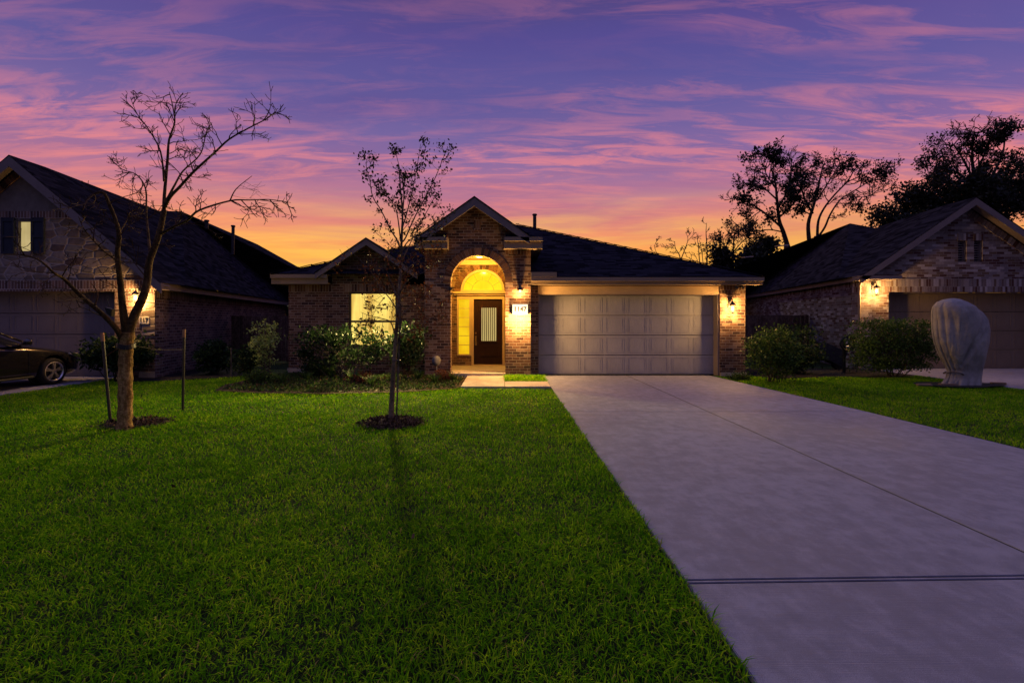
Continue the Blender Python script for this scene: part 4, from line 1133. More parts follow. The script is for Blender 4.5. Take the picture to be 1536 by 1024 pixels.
bgtree('broadleaf_tree', 'large dark tree rising behind the pinkish gable at the right edge', (1470, 330), 36,
       [([(1472, 340), (1468, 300), (1462, 272), (1458, 240), (1460, 205)], .4, .07, 0), ([(1466, 290), (1440, 262), (1412, 252), (1386, 248)], .2, .05, -1.5),
        ([(1465, 280), (1444, 238), (1428, 214)], .17, .05, 1), ([(1470, 300), (1490, 262), (1502, 230), (1508, 200)], .22, .05, 1.5), ([(1474, 310), (1508, 272), (1528, 246), (1550, 220)], .2, .05, -1),
        ([(1462, 262), (1478, 228), (1486, 200)], .15, .04, -1), ([(1466, 290), (1430, 276), (1400, 268)], .13, .04, 1.5), ([(1480, 300), (1530, 280), (1570, 270)], .15, .05, 1)],
       'leaf_tree', 47, size=.19, spread=.17, nleaf=3, keep=.5, group='trees beyond the right ridge', tl=1.6, twigs=8)
bgtree('broadleaf_tree', 'low dense dark tree behind the right roof, left of the large one', (1400, 340), 33,
       [([(1420, 350), (1412, 325), (1400, 300)], .25, .08, 0), ([(1412, 330), (1386, 318), (1366, 308)], .15, .05, 1), ([(1410, 325), (1440, 300), (1452, 285)], .15, .05, -1), ([(1405, 335), (1372, 330), (1350, 332)], .1, .04, -1)],
       'leaf_tree', 52, size=.24, spread=.32, nleaf=4, keep=.9, tl=1.3, lev=2, twigs=9, kids=4, group='trees beyond the right ridge')
bgtree('broadleaf_tree', 'dense dark tree filling the gap under the large one at the far right', (1520, 340), 34,
       [([(1515, 350), (1512, 320), (1508, 295)], .25, .08, 0), ([(1512, 325), (1540, 305), (1560, 290)], .15, .05, 1), ([(1512, 330), (1488, 305), (1476, 292)], .15, .05, -1)],
       'leaf_tree', 58, size=.24, spread=.34, nleaf=5, keep=.9, tl=1.5, lev=2, twigs=9, kids=4, group='trees beyond the right ridge')
bgtree('bare_tree', 'small bare forked tree rising above the garage roof', (1021, 400), 34,
       [([(1022, 405), (1020, 385), (1014, 372), (1012, 362)], .09, .03, 0), ([(1021, 390), (1028, 374), (1033, 358), (1028, 348)], .07, .02, .5)],
       None, 61, nleaf=0, tl=.7, lev=2, tr=.018, twigs=5, group='bare trees beyond the garage roof')
bgtree('bare_tree', 'spiky bare tree with tall upright stems above the garage roof', (1058, 405), 34,
       [([(1060, 405), (1060, 375), (1060, 350), (1060, 334)], .12, .02, 0), ([(1050, 403), (1048, 372), (1045, 350)], .08, .02, .5), ([(1060, 388), (1068, 372), (1070, 352)], .06, .02, -.5), ([(1053, 402), (1040, 390), (1028, 384)], .06, .02, 0), ([(1062, 386), (1076, 372), (1086, 364)], .06, .02, .5), ([(1055, 398), (1053, 380), (1051, 366)], .06, .02, .7)],
       None, 62, nleaf=0, tl=.6, lev=1, tr=.016, twigs=4, group='bare trees beyond the garage roof')
bgtree('bare_tree', 'thin bare twig tree barely showing above the garage ridge', (990, 385), 34,
       [([(990, 388), (985, 378), (981, 368)], .05, .02, 0)], None, 63, nleaf=0, tl=.6, lev=2, tr=.014, twigs=3, group='bare trees beyond the garage roof')
bgtree('bare_tree', 'bushy bare tree with purplish twigs beside the right roof', (1098, 395), 36,
       [([(1098, 410), (1100, 380), (1100, 360), (1096, 352)], .14, .04, 0), ([(1099, 385), (1086, 368), (1084, 354)], .08, .03, 1), ([(1100, 378), (1116, 362), (1126, 356)], .08, .03, -1), ([(1098, 392), (1080, 388), (1072, 400)], .08, .03, .5), ([(1100, 388), (1118, 380), (1134, 372)], .08, .03, .5)],
       'leaf_tree', 64, size=.16, spread=.12, nleaf=1, keep=.6, tl=1.1, lev=3, tr=.025, twigs=7, group='bare trees beyond the garage roof', rmin=.012)
bgtree('broadleaf_tree', 'low dark scrubby tree in the notch between the two roofs', (1100, 410), 31,
       [([(1095, 415), (1092, 404), (1086, 398)], .12, .05, 0), ([(1105, 412), (1118, 396), (1126, 388)], .1, .04, .5), ([(1115, 405), (1136, 388), (1150, 374)], .1, .04, 1)],
       'leaf_tree', 66, size=.26, spread=.25, nleaf=6, keep=1, tl=.8, lev=2, twigs=7, group='trees beyond the right ridge')

rg = np.random.default_rng(9); n_ = 26000
xx = rg.uniform(-75, 75, n_); hh_ = 4.4 + 1.2 * np.sin(xx * .21) * np.sin(xx * .077 + 1) + .8 * np.sin(xx * .9)
o_ = leaf_mesh('far_trees', np.stack([xx, 62 + rg.uniform(-3, 3, n_), rg.random(n_) ** .7 * hh_], 1), .8, M['leaf_tree'], None, 3, aspect=.7)
tag(o_, 'far dark line of trees behind the back fences', 'trees', kind='stuff')
# ------------------------------------------------------------------ shrubs
def shrub(name, label, x, y, w, h, dep, mat, seed, n=2600, size=.07, stems=9, gap=.1, group=None, cat='shrub', shape='ball', base=.08, bark='bark2', spec=None, toph=None, clump=.11, clumps=90):
    T = thing(name, (x, y, 0), label, cat, group); rg = random.Random(seed); pts = []
    m = MB()
    cl = []
    for i in range(clumps):
        a = rg.uniform(0, 2 * math.pi); u = rg.uniform(-1, 1); rr = rg.random() ** .38
        cx = math.cos(a) * math.sqrt(1 - u * u) * rr; cy = math.sin(a) * math.sqrt(1 - u * u) * rr; cz = u * rr
        if shape == 'box':
            k = 1 / max(abs(cx), abs(cy), abs(cz), .2) * rr ** .6 * .95; cx, cy, cz = cx * k, cy * k, cz * k
        if shape == 'vase':
            f = .35 + .65 * (cz * .5 + .5); cx *= f; cy *= f
        q = Vector((x + cx * w / 2, y + cy * dep / 2, base * h + h * (1 - base) * (cz * .5 + .5)))
        if noise.noise(q * 3.1 + Vector((seed, 3, 1))) < -.5 + gap: continue
        cl.append(q)
    for i in range(stems):
        q = cl[rg.randrange(len(cl))]; b = Vector((x + rg.gauss(0, w * .06), y + rg.gauss(0, dep * .06), -.02))
        mid_ = b.lerp(q, .5) + Vector((rg.gauss(0, .04), rg.gauss(0, .04), .05 * h))
        m.tube(smooth_path([b, mid_, q], 4), [.014, .013, .012, .011, .010, .009, .007, .005, .004], 5, cap=False)
    for q in cl:
        b = Vector((x, y, h * .25)).lerp(q, .45)
        m.tube([b, b.lerp(q, .5) + Vector((rg.gauss(0, .03), rg.gauss(0, .03), .02)), q], [.006, .005, .003], 3, cap=False)
        for k in range(n // max(1, len(cl))):
            pts.append((q.x + rg.gauss(0, clump), q.y + rg.gauss(0, clump), max(.03, q.z + rg.gauss(0, clump * .8))))
    m.build('stems', M[bark], T, smooth=True, fix=False, uv=False)
    leaf_mesh('foliage', pts, size, M[mat], T, seed, aspect=.5)
    return T
def at(px, py_ground): d = H * F / (py_ground - VY); return XX(px, d), d
shrub('shrub', 'dark leafy shrub behind the bare tree, in front of the grey garage edge', XX(178, 11.8), 11.8, 1.75, 1.12, .9, 'leaf_dark', 71, n=3000, size=.11, gap=.15, base=.28, clump=.10)
shrub('shrub', 'dark upright shrub against the stone house side wall', XX(322, 13.2), 13.2, .95, .88, .8, 'leaf_dark', 72, n=1800, size=.11, gap=.05, clump=.09)
shrub('shrub', 'open shrub with pale glossy leaves in front of the brown wooden fence', XX(401, 12.6), 12.6, 1.25, 1.62, .9, 'leaf_lime', 73, n=900, size=.085, gap=.35, shape='vase', stems=14, bark='bark3', clumps=70, clump=.08)
shrub('shrub', 'low dark shrub between the pale leaved shrub and the brick corner', XX(374, 12.9), 12.9, .8, .75, .7, 'leaf_dark', 74, n=1100, size=.09, gap=.1)
shrub('shrub', 'wide loose shrub below the lit window with light showing through', XX(512, 12.3), 12.2, 2.7, 1.42, 1.0, 'leaf_dark', 75, n=3000, size=.10, gap=.42, stems=20, base=.2, bark='bark3', clumps=150, clump=.10)
shrub('shrub', 'dark shrub between the lit window and the porch pillar', XX(612, 12.7), 12.6, 1.05, 1.45, .8, 'leaf_dark', 76, n=2400, size=.09, gap=.15, base=.15)
shrub('shrub', 'rounded shrub with bright leaf edges right of the driveway end', XX(1160, 11.6), 11.6, 1.25, 1.35, 1.1, 'leaf', 77, n=3800, size=.075, gap=.02, clump=.10, clumps=140, shape='ball', base=.04)
shrub('shrub', 'dark shrub just behind the rounded one, beside the pinkish side wall', XX(1190, 13.4), 13.4, 1.55, 1.33, 1.2, 'leaf_dark', 78, n=4200, size=.09, gap=0, clump=.11, clumps=140, base=.05)
shrub('clipped_hedge', 'clipped boxy hedge below the lantern of the pinkish brick house', XX(1341, 12.6), 12.6, 1.95, 1.52, 1.0, 'leaf', 79, n=13000, size=.062, gap=-.3, clump=.075, clumps=420, shape='box', base=.14, cat='hedge')
# small plants in the bed
def straps(x, y, h, n, label, mat='liriope', seed=1, grp='low plants in the front bed', w=.022):
    T = thing('strap_plant', (x, y, 0), label, 'plant', grp); rg = random.Random(seed); m = MB()
    for i in range(n):
        a = rg.uniform(0, 6.28); l = h * rg.uniform(.7, 1.2); dx, dy = math.cos(a), math.sin(a); o = rg.uniform(0, .05)
        pts = []
        for k in range(4):
            t_ = k / 3; rr_ = o + l * .55 * t_ ** 1.3; z = l * (t_ * 1.15 - .45 * t_ * t_); ww = w * (1 - t_ * .9)
            pts.append((x + dx * rr_ - dy * ww / 2, y + dy * rr_ + dx * ww / 2, z)); pts.append((x + dx * rr_ + dy * ww / 2, y + dy * rr_ - dx * ww / 2, z))
        b = len(m.v); m.v += pts
        for k in range(3): m.f.append((b + 2 * k, b + 2 * k + 1, b + 2 * k + 3, b + 2 * k + 2))
    m.build('foliage', M[mat], T, fix=False, uv=False)
bedp = [(424, 577, .42, 'spiky dark green clump at the left end of the front bed'), (497, 568, .50, 'long strap leaved clump below the lit window'), (530, 575, .45, 'strap leaved clump left of the young tree trunk'),
        (556, 580, .34, 'small green tuft at the front edge of the bed, left of the trunk'), (628, 570, .38, 'green tuft right of the young tree trunk'), (652, 575, .30, 'low green tuft in front of the grey disc'),
        (680, 572, .32, 'low tuft at the walk end of the front bed'), (460, 572, .36, 'middle strap tuft below the loose shrub'), (590, 574, .34, 'tuft directly behind the young tree trunk')]
for i, (px, py, hh, lb) in enumerate(bedp):
    x, y = at(px, py); straps(x, y, hh, 70, lb, seed=i, mat='liriope')
shrub('shrub', 'low dark mound at the foot of the brick corner', XX(478, 12.6), 12.6, .95, .42, .6, 'leaf_dark', 81, n=1500, size=.06, gap=-.1, clumps=60, clump=.07)
shrub('shrub', 'low pale green mound at the left tip of the front bed', XX(386, 11.3), 11.3, .9, .30, .6, 'leaf', 82, n=1300, size=.05, gap=-.1, clumps=60, clump=.06)
shrub('shrub', 'small reddish shrub beside the walk in the front bed', XX(664, 11.6), 11.6, .5, .3, .4, 'leaf_brown', 83, n=500, size=.05, gap=0, clumps=40, clump=.05)
shrub('shrub', 'small reddish mound in the middle of the front bed', XX(540, 11.2), 11.2, .7, .26, .4, 'leaf_brown', 84, n=500, size=.05, gap=0, clumps=40, clump=.05)
shrub('shrub', 'scruffy low plant at the foot of the right garage pier', XX(1108, 12.0), 12.0, .7, .16, .3, 'leaf', 85, n=600, size=.05, gap=0, clumps=40, clump=.05)

# beds and mulch
def bed(name, pts, z, mat, label=None):
    rg = random.Random(len(pts)); n = len(pts); out = []
    for i in range(n):
        a, b = Vector(pts[i]), Vector(pts[(i + 1) % n])
        for k in range(8):
            q = a.lerp(b, k / 8); out.append((q.x + rg.gauss(0, .025), q.y + rg.gauss(0, .025)))
    m = MB(); m.poly([(x, y, z) for x, y in out]); o = m.build(name, mat, fix=False); o['kind'] = 'structure'; return o
bed('planting_bed', [(-6.6, 11.0), (-6.3, 10.1), (-5.4, 9.75), (-3.8, 9.6), (-2.2, 9.85), (-1.2, 10.3), (-1.03, 10.6), (-1.03, 12.55), (-2.2, 12.7), (-2.2, 13.58), (-6.5, 13.58)], .012, M['mulch'])
bed('side_bed', [(-10.0, 12.35), (-9.7, 11.6), (-8.6, 11.7), (-7.2, 12.6), (-6.9, 13.6), (-9, 16), (-10, 15)], .012, M['blackmulch'])
bed('far_bed', [(6.7, 12.9), (7.2, 12.2), (9, 12.6), (10.3, 12.4), (11.3, 12.9), (11.35, 14.4), (9.5, 15), (6.7, 15)], .012, M['blackmulch'])
def chips(name, label, cx, cy, rx, ry, n, hgt, seed, size=.035):
    """mound of loose bark: countless pieces, one object"""
    rg = np.random.default_rng(seed); r = np.sqrt(rg.random(n)) * (1 + .12 * rg.normal(size=n)); a = rg.random(n) * 2 * np.pi
    x = cx + np.cos(a) * r * rx; y = cy + np.sin(a) * r * ry; z = np.maximum(0, hgt * (1 - r ** 2)) + .012 + .01 * rg.random(n)
    m = MB(); K = 20
    base = [[(cx + rx * f * math.cos(2 * math.pi * k / K), cy + ry * f * math.sin(2 * math.pi * k / K), hgt * (1 - f * f) - (.01 if f == 1 else 0)) for k in range(K)] for f in (1, .75, .5, .25)]
    for j in range(3):
        for k in range(K): m.poly([base[j][k], base[j][(k + 1) % K], base[j + 1][(k + 1) % K], base[j + 1][k]])
    m.poly(base[3]); o = m.build(name, M['mulch'], at=(cx, cy, 0), smooth=True); tag(o, label, 'mulch', kind='stuff')
    c = leaf_mesh('bark_chips', np.stack([x, y, z], 1), size, M['chip'], o, seed, up=.2, aspect=.45)
chips('mulch_ring', 'ring of dark bark chips round the young tree', XX(588, YD), YD, .46, .36, 1300, .07, 1, .05)
chips('mulch_ring', 'patchy bark chips at the foot of the bare tree', XX(205, 6.9), 6.85, .50, .36, 900, .035, 2, .045)
def litter(name, label, poly, n, seed, size, mat):
    rg = random.Random(seed); xs = [p[0] for p in poly]; ys = [p[1] for p in poly]; pts = []
    while len(pts) < n:
        x, y = rg.uniform(min(xs), max(xs)), rg.uniform(min(ys), max(ys)); ins = False
        for i in range(len(poly)):
            (x1, y1), (x2, y2) = poly[i], poly[i - 1]
            if (y1 > y) != (y2 > y) and x < (x2 - x1) * (y - y1) / (y2 - y1) + x1: ins = not ins
        if ins: pts.append((x, y, .02 + rg.random() * .02))
    o = leaf_mesh(name, pts, size, mat, None, seed, up=.0, aspect=.5); tag(o, label, 'leaf litter', kind='stuff')
BEDP = [(-6.3, 10.3), (-5.2, 9.9), (-3.8, 9.75), (-2.2, 10), (-1.1, 10.5), (-1.1, 12.4), (-2.4, 12.6), (-6.3, 13.4)]
litter('bark_litter', 'loose bark and fallen leaves in the front bed', BEDP, 3200, 3, .06, M['chip'])
litter('ground_cover', 'patchy low green cover in the front bed', BEDP, 11000, 4, .06, M['leaf'])
litter('fallen_leaves', 'dry leaves scattered over the lawn', [(-9, 3), (.9, 3), (.9, 9.5), (-9, 11)], 90, 5, .05, M['chip'])

# ------------------------------------------------------------------ right side: covered plant, hose post, marker pipe
CD = 10.9
T = thing('covered_plant', (XX(1440, CD), CD, 0), 'tall stooping plant wrapped in pale grey cloth on the right lawn', 'covered plant')
rows = [(580, 1413, 1468, .28), (575, 1417, 1468, .25), (566, 1422, 1470, .22), (556, 1424, 1471, .22), (545, 1419, 1473, .27), (530, 1412, 1475, .33), (512, 1406, 1477.5, .36), (495, 1403.5, 1478, .38), (480, 1403, 1475, .38), (468, 1403, 1467, .36), (460, 1404, 1458, .32), (453, 1409, 1446, .24), (449, 1417, 1438, .14), (447.4, 1425, 1432, .04)]
NS = 200; m = MB(); rowpts = []
dense = []
for i in range(len(rows) - 1):
    for k in range(4):
        f = k / 4; dense.append(tuple(rows[i][j] + (rows[i + 1][j] - rows[i][j]) * f for j in range(4)))
dense.append(rows[-1])
for i, (py, xa, xb, dp) in enumerate(dense):
    z = ZZ(py, CD); x0, x1 = XX(xa, CD), XX(xb, CD); cx, hw_ = (x0 + x1) / 2, (x1 - x0) / 2; hh = z / 2.05
    ring_ = []
    for k in range(NS):
        a = 2 * math.pi * k / NS
        fold = .0; aw = (a + math.pi) % (2 * math.pi) - math.pi
        fz_ = min(1, max(.0, (1.02 - hh) * 1.7))
        lean = hh * 3.2
        lw_ = .06 + 1.3 * max(0, -math.cos(a + .5)) ** 2; fold += lw_ * .19 * fz_ * (abs(math.sin(7.5 * a + lean * .35 + 1.1 * math.sin(2 * a))) ** .6 - .6) + lw_ * .03 * fz_ * math.sin(19 * a - lean * .9 + 1)
        fold += .09 * noise.noise(Vector((math.cos(a) * 1.6, math.sin(a) * 1.6, z * 1.1))) + .02 * noise.noise(Vector((math.cos(a) * 5, math.sin(a) * 5, z * 2 + a)))
        fold += .16 * math.exp(-(z / .12) ** 2) * (math.sin(11 * a) + .6 * math.sin(23 * a + 1)) * .6
        # creases that gather at the tied lower left
        g = math.exp(-((z - .42) / .22) ** 2) * max(0, -math.cos(a)) ; fold += g * .035 * math.sin(z * 48 + a * 3) - g * .05
        # diagonal pull from the shoulder
        dg = (aw + 1.55) - (z - 1.1) * 1.1; fold -= .13 * math.exp(-(dg / .11) ** 2) * (z > .35) * min(1, (z - .35) * 3) * min(1, max(0, (1.9 - z) * 4)); dg2 = (aw + 1.05) - (z - 1.3) * .8; fold -= .09 * math.exp(-(dg2 / .09) ** 2) * (z > .8) * min(1, (z - .8) * 3) * min(1, max(0, (1.9 - z) * 4)); dg3 = (aw + 1.9) - (z - .75) * 1.6; fold -= .09 * math.exp(-(dg3 / .10) ** 2) * (z > .4) * min(1, (z - .4) * 3) * min(1, max(0, (1.4 - z) * 3))
        f = 1 + fold / max(hw_, .12) * .8; f = min(f, 1) + .12 * max(f - 1, 0)
        ring_.append((cx + math.cos(a) * hw_ * f, CD + math.sin(a) * dp * f, max(.012, z + .035 * math.sin(5 * a) * max(0, 1 - i / 6))))
    rowpts.append(ring_)
b = 0
for r_ in rowpts: m.v += r_
for i in range(len(rowpts) - 1):
    for k in range(NS): k2 = (k + 1) % NS; m.f.append((i * NS + k, i * NS + k2, (i + 1) * NS + k2, (i + 1) * NS + k))
m.f.append(tuple((len(rowpts) - 1) * NS + k for k in range(NS)))
m.build('cloth', M['cloth'], T, smooth=True, fix=False)
MB().tube([(XX(1440, CD), CD, -.02), (XX(1438, CD), CD, .3)], .05, 8).build('stem', M['bark2'], T)
m = MB(); rg = random.Random(5)
c0 = P(1424, 560, CD)
m.tube([(c0.x + math.cos(a) * .15 + .1, CD + math.sin(a) * .2, .30 + .03 * math.sin(2 * a)) for a in [6.2832 * i / 20 for i in range(21)]], .012, 6)
m.build('rope', M['bark3'], T)
T = thing('ground_sheet', (XX(1450, 10.9), 10.9, 0), 'dark weed mat spread round the cloth wrapped plant', 'weed mat')
m = MB(); pp = []
for i in range(26):
    a = 6.2832 * i / 26; rr_ = 1 + .14 * math.sin(3 * a + 1) + .05 * math.sin(7 * a); pp.append((XX(1443, 10.8) + .98 * rr_ * math.cos(a), 10.85 + .42 * rr_ * math.sin(a)))
m.slab(pp, .03, .042)
m.build('mat', M['dkplastic'], T)
for i, (px, py, w_) in enumerate(((1386, 580.5, .17), (1421, 580, .19), (1442, 579, .15), (1497, 578, .16))):
    x, y = at(px, py); rg2 = random.Random(i)
    t_ = thing('edging_stone', (x, y, 0), ['flat tan stone at the left end of the weed mat', 'flat stone under the tied foot of the grey cloth', 'flat stone at the middle front of the weed mat', 'flat stone at the right end of the weed mat'][i], 'stone', 'flat stones holding down the weed mat')
    MB().slab([(x - w_, y - .05), (x + w_ * .9, y - .07), (x + w_, y + .05), (x - w_ * .8, y + .07)], .035, .075).build('stone', plain('tan_stone%d' % i if False else 'tan_stone', (.22, .15, .10), .9), t_, bevel=.012)
# hose reel on a post
x, y = at(1266, 556); y = 13.6; x = XX(1266, y)
T = thing('hose_post', (x, y, 0), 'black hose coiled on a post against the pinkish side wall', 'hose reel')
MB().box(x - .03, x + .03, y - .03, y + .03, 0, .95).build('post', M['black'], T)
m = MB(); rg = random.Random(6); coil = []
for i in range(140):
    a = i * .42; r_ = .17 + .012 * math.sin(i * .7) + .0004 * i; coil.append((x + .02 + r_ * math.cos(a), y - .07 - .02 * math.sin(i * .9) - .0006 * i, .86 + r_ * math.sin(a)))
coil += [(x + .2, y - .1, .6), (x + .32, y - .12, .3), (x + .2, y - .2, .03), (x - .3, y - .3, .025)]
m.tube(coil, .011, 6); m.build('hose', M['dkplastic'], T, smooth=True, fix=False)
m = MB().tube([(x + .12, y + .1, .75), (x + .3, y + .18, .8), (x + .34, y + .22, .3)], .02, 6); m.build('tap_pipe', M['greymetal'], T)
# handcart handle / barrow leaning at the wall
x, y = XX(1236, 14.6), 14.6
T = thing('wheelbarrow', (x, y, 0), 'dark upturned wheelbarrow leaning on the pinkish side wall', 'wheelbarrow')
m = MB(); 
for s in (-.22, .22): m.tube([(x - .75, y + s, 1.02), (x - .2, y + s, .62), (x + .35, y + s * .6, .22)], .022, 7)
m.build('handle', M['black'], T)
m = MB(); m.poly([(x - .15, y - .33, .85), (x + .55, y - .28, .55), (x + .45, y - .15, .1), (x - .1, y - .2, .35)]); m.poly([(x - .15, y + .33, .85), (x + .55, y + .28, .55), (x + .45, y + .15, .1), (x - .1, y + .2, .35)])
m.poly([(x - .15, y - .33, .85), (x - .15, y + .33, .85), (x + .55, y + .28, .55), (x + .55, y - .28, .55)]); m.poly([(x - .15, y - .33, .85), (x - .1, y - .2, .35), (x - .1, y + .2, .35), (x - .15, y + .33, .85)])
m.build('tray', plain('worn_tray', (.05, .05, .055), .5, .4, 6), T, fix=False)
MB().tube([(x + .42, y - .05, .18), (x + .42, y + .05, .18)], .17, 18).build('wheel', M['tyre'], T)
x, y = XX(347, 12.5), 12.5
T = thing('vent_pipe', (x, y, 0), 'thin pale standpipe between the shrubs by the left side wall', 'pipe')
MB().tube([(x, y, -.05), (x, y, .72), (x, y, .75), (x, y, .8)], [.014, .014, .02, .018], 10).build('pipe', M['bark3'], T)
# dark nest box on the low limb
p = P(166, 467, 6.2)
T = thing('bird_feeder', tuple(p), 'dark wedge shaped feeder on the low limb of the bare tree', 'bird feeder')
MB().prism([(p.x - .03, p.z - .03), (p.x + .03, p.z - .07), (p.x + .04, p.z + .03), (p.x - .06, p.z + .055)], p.y - .035, p.y + .035).build('body', M['dkplastic'], T, bevel=.008)
MB().tube([(p.x - .02, p.y, p.z + .06), (p.x - .05, p.y, p.z + .16), (p.x - .04, p.y, p.z + .2)], .006, 5).build('hanger', M['black'], T)

# ------------------------------------------------------------------ car
def build_car():
    ox, oy = -11.62, 12.02          # centre line x, nose y
    car = thing('parked_car', (ox, oy - 2.3, 0), 'dark grey sedan with silver five spoke wheels nosed up to the grey garage', 'car')
    st = [  # s, half width, sill z, waist z (shoulder), top z(deck centre)
        (0.00, .52, .34, .50, .54), (0.06, .70, .26, .58, .64), (.20, .80, .20, .66, .73), (.45, .86, .17, .74, .82), (.80, .88, .16, .80, .90), (1.20, .89, .16, .86, .97), (1.45, .90, .17, .90, 1.0),
        (2.0, .90, .17, .93, .98), (2.8, .90, .17, .95, .98), (3.5, .90, .18, .97, 1.0), (4.0, .88, .20, .96, 1.05), (4.35, .84, .24, .92, 1.02), (4.58, .76, .30, .80, .95), (4.64, .60, .36, .70, .8)]
    m = MB(); rows_ = []
    for s, w, z0, z1, z2 in st:
        pr = [(0, z0), (w * .80, z0), (w * .96, z0 + .06), (w, z0 + (z1 - z0) * .45), (w * 1.0, z0 + (z1 - z0) * .75), (w * .985, z1 - .03), (w * .93, z1 + .012), (w * .7, z1 + (z2 - z1) * .72), (w * .35, z2 - .01), (0, z2)]
        full = [(x, z) for x, z in pr] + [(-x, z) for x, z in reversed(pr[1:-1])]
        rows_.append([(ox + x, oy - s, z) for x, z in full])
    n = len(rows_[0])
    for r_ in rows_: m.v += r_
    for i in range(len(rows_) - 1):
        for k in range(n): k2 = (k + 1) % n; m.f.append((i * n + k, i * n + k2, (i + 1) * n + k2, (i + 1) * n + k))
    m.f.append(tuple(range(n))); m.f.append(tuple((len(rows_) - 1) * n + k for k in range(n - 1, -1, -1)))
    body = m.build('body', M['paint'], car, smooth=True)
    wy = (oy - .92, oy - 3.62); wx = .90
    sub = body.modifiers.new('s', 'SUBSURF'); sub.levels = 2; sub.render_levels = 2
    cuts = []
    for y in wy:
        c = MB().tube([(ox - 1.2, y, .325), (ox - .62, y, .325)], .385, 32).build('cut', None, car); c2 = MB().tube([(ox + .62, y, .325), (ox + 1.2, y, .325)], .385, 32).build('cut', None, car)
        cuts += [c, c2]
    for c in cuts:
        b = body.modifiers.new('b', 'BOOLEAN'); b.object = c; b.operation = 'DIFFERENCE'; b.solver = 'EXACT'
    dg = bpy.context.evaluated_depsgraph_get(); me = bpy.data.meshes.new_from_object(body.evaluated_get(dg))
    body.modifiers.clear(); body.data = me; me.materials.clear(); me.materials.append(M['paint'])
    for p_ in me.polygons: p_.use_smooth = True; p_.material_index = 0
    for c in cuts: bpy.data.objects.remove(c)
    md = body.modifiers.new('es', 'EDGE_SPLIT'); md.split_angle = R(38)
    # greenhouse: roof shell and glass
    gs = [(1.40, .70, .97, .62), (1.75, .72, 1.16, .60), (2.15, .70, 1.35, .56), (2.55, .68, 1.42, .55), (3.0, .67, 1.42, .54), (3.5, .66, 1.35, .53), (3.95, .66, 1.18, .52), (4.25, .64, 1.03, .5)]
    m = MB(); rows_ = []
    for s, wb, zt, wt in gs:
        zb_ = .95
        pr = [(wb + .16 * (1 - 0), zb_), (wb + .12, zb_ + (zt - zb_) * .35), (wt + .07, zb_ + (zt - zb_) * .8), (wt * .9, zt - .015), (wt * .5, zt + .01), (0, zt + .015)]
        rows_.append([(ox + x, oy - s, z) for x, z in pr] + [(ox - x, oy - s, z) for x, z in reversed(pr[:-1])])
    n = len(rows_[0])
    for r_ in rows_: m.v += r_
    for i in range(len(rows_) - 1):
        for k in range(n - 1): m.f.append((i * n + k, i * n + k + 1, (i + 1) * n + k + 1, (i + 1) * n + k))
    m.f.append(tuple(range(n))); m.f.append(tuple((len(rows_) - 1) * n + k for k in range(n)))
    g = m.build('windows', M['dark_glass'], car, smooth=True, fix=True)
    s_ = g.modifiers.new('s', 'SUBSURF'); s_.levels = 1; s_.render_levels = 2
    m = MB()
    for i in range(2, 6):       # painted roof skin over the glass
        for k in (3, 4, 5, 6):
            q = [rows_[i][k], rows_[i][k + 1], rows_[i + 1][k + 1], rows_[i + 1][k]]
            m.poly([(a, b, c + .012) for a, b, c in q])
    m.build('roof', M['paint'], car, smooth=True)
    m = MB()
    for s in (-1, 1):
        m.tube([(ox + s * .84, oy - 1.42, .97), (ox + s * .72, oy - 1.9, 1.22), (ox + s * .60, oy - 2.3, 1.40), (ox + s * .57, oy - 3.0, 1.43), (ox + s * .60, oy - 3.6, 1.33), (ox + s * .72, oy - 4.2, 1.04)], .024, 8)
        m.tube([(ox + s * .84, oy - 2.75, .97), (ox + s * .63, oy - 2.8, 1.40)], .022, 8)
    m.build('window_pillar', M['paint'], car, smooth=True)
    for s in (-1, 1):
        d_ = MB(); 
        for (a, b) in ((1.5, 2.72), (2.76, 3.55)):
            for z, q in ((.30, .30),): d_.tube([(ox + s * .888, oy - a, .30), (ox + s * .905, oy - a - .01, .6), (ox + s * .893, oy - a - .02, .93)], .004, 4)
        d_.tube([(ox + s * .905, oy - 2.5, .78), (ox + s * .935, oy - 2.46, .78), (ox + s * .935, oy - 2.3, .78), (ox + s * .905, oy - 2.26, .78)], .012, 6)
        dd = d_.build('door_trim', M['black'], car)
        mm = MB().tube([(ox + s * .86, oy - 1.62, 1.0), (ox + s * .98, oy - 1.66, 1.03), (ox + s * 1.06, oy - 1.68, 1.05), (ox + s * 1.1, oy - 1.69, 1.05)], [.03, .065, .075, .04], 10)
        mm.build('mirror', M['paint'], car, smooth=True)
        mm = MB().tube([(ox + s * .70, oy - .10, .60), (ox + s * .80, oy - .26, .655), (ox + s * .845, oy - .5, .71)], [.045, .06, .02], 10); mm.build('headlight', M['lens'], car, smooth=True)
        mm = MB().box(ox + s * .60 - .13, ox + s * .60 + .13, oy - 4.63, oy - 4.5, .74, .86); mm.build('tail_light', plain('red_lens', (.25, .01, .01), .2, .1, 3, bump=0), car, bevel=.02)
        mm = MB().tube([(ox + s * .875, oy - 1.4, .24), (ox + s * .89, oy - 3.15, .24)], .03, 8); mm.build('side_skirt', M['dkplastic'], car)
    MB().box(ox - .45, ox + .45, oy - .03, oy + .012, .34, .46).build('grille', M['black'], car, bevel=.01)
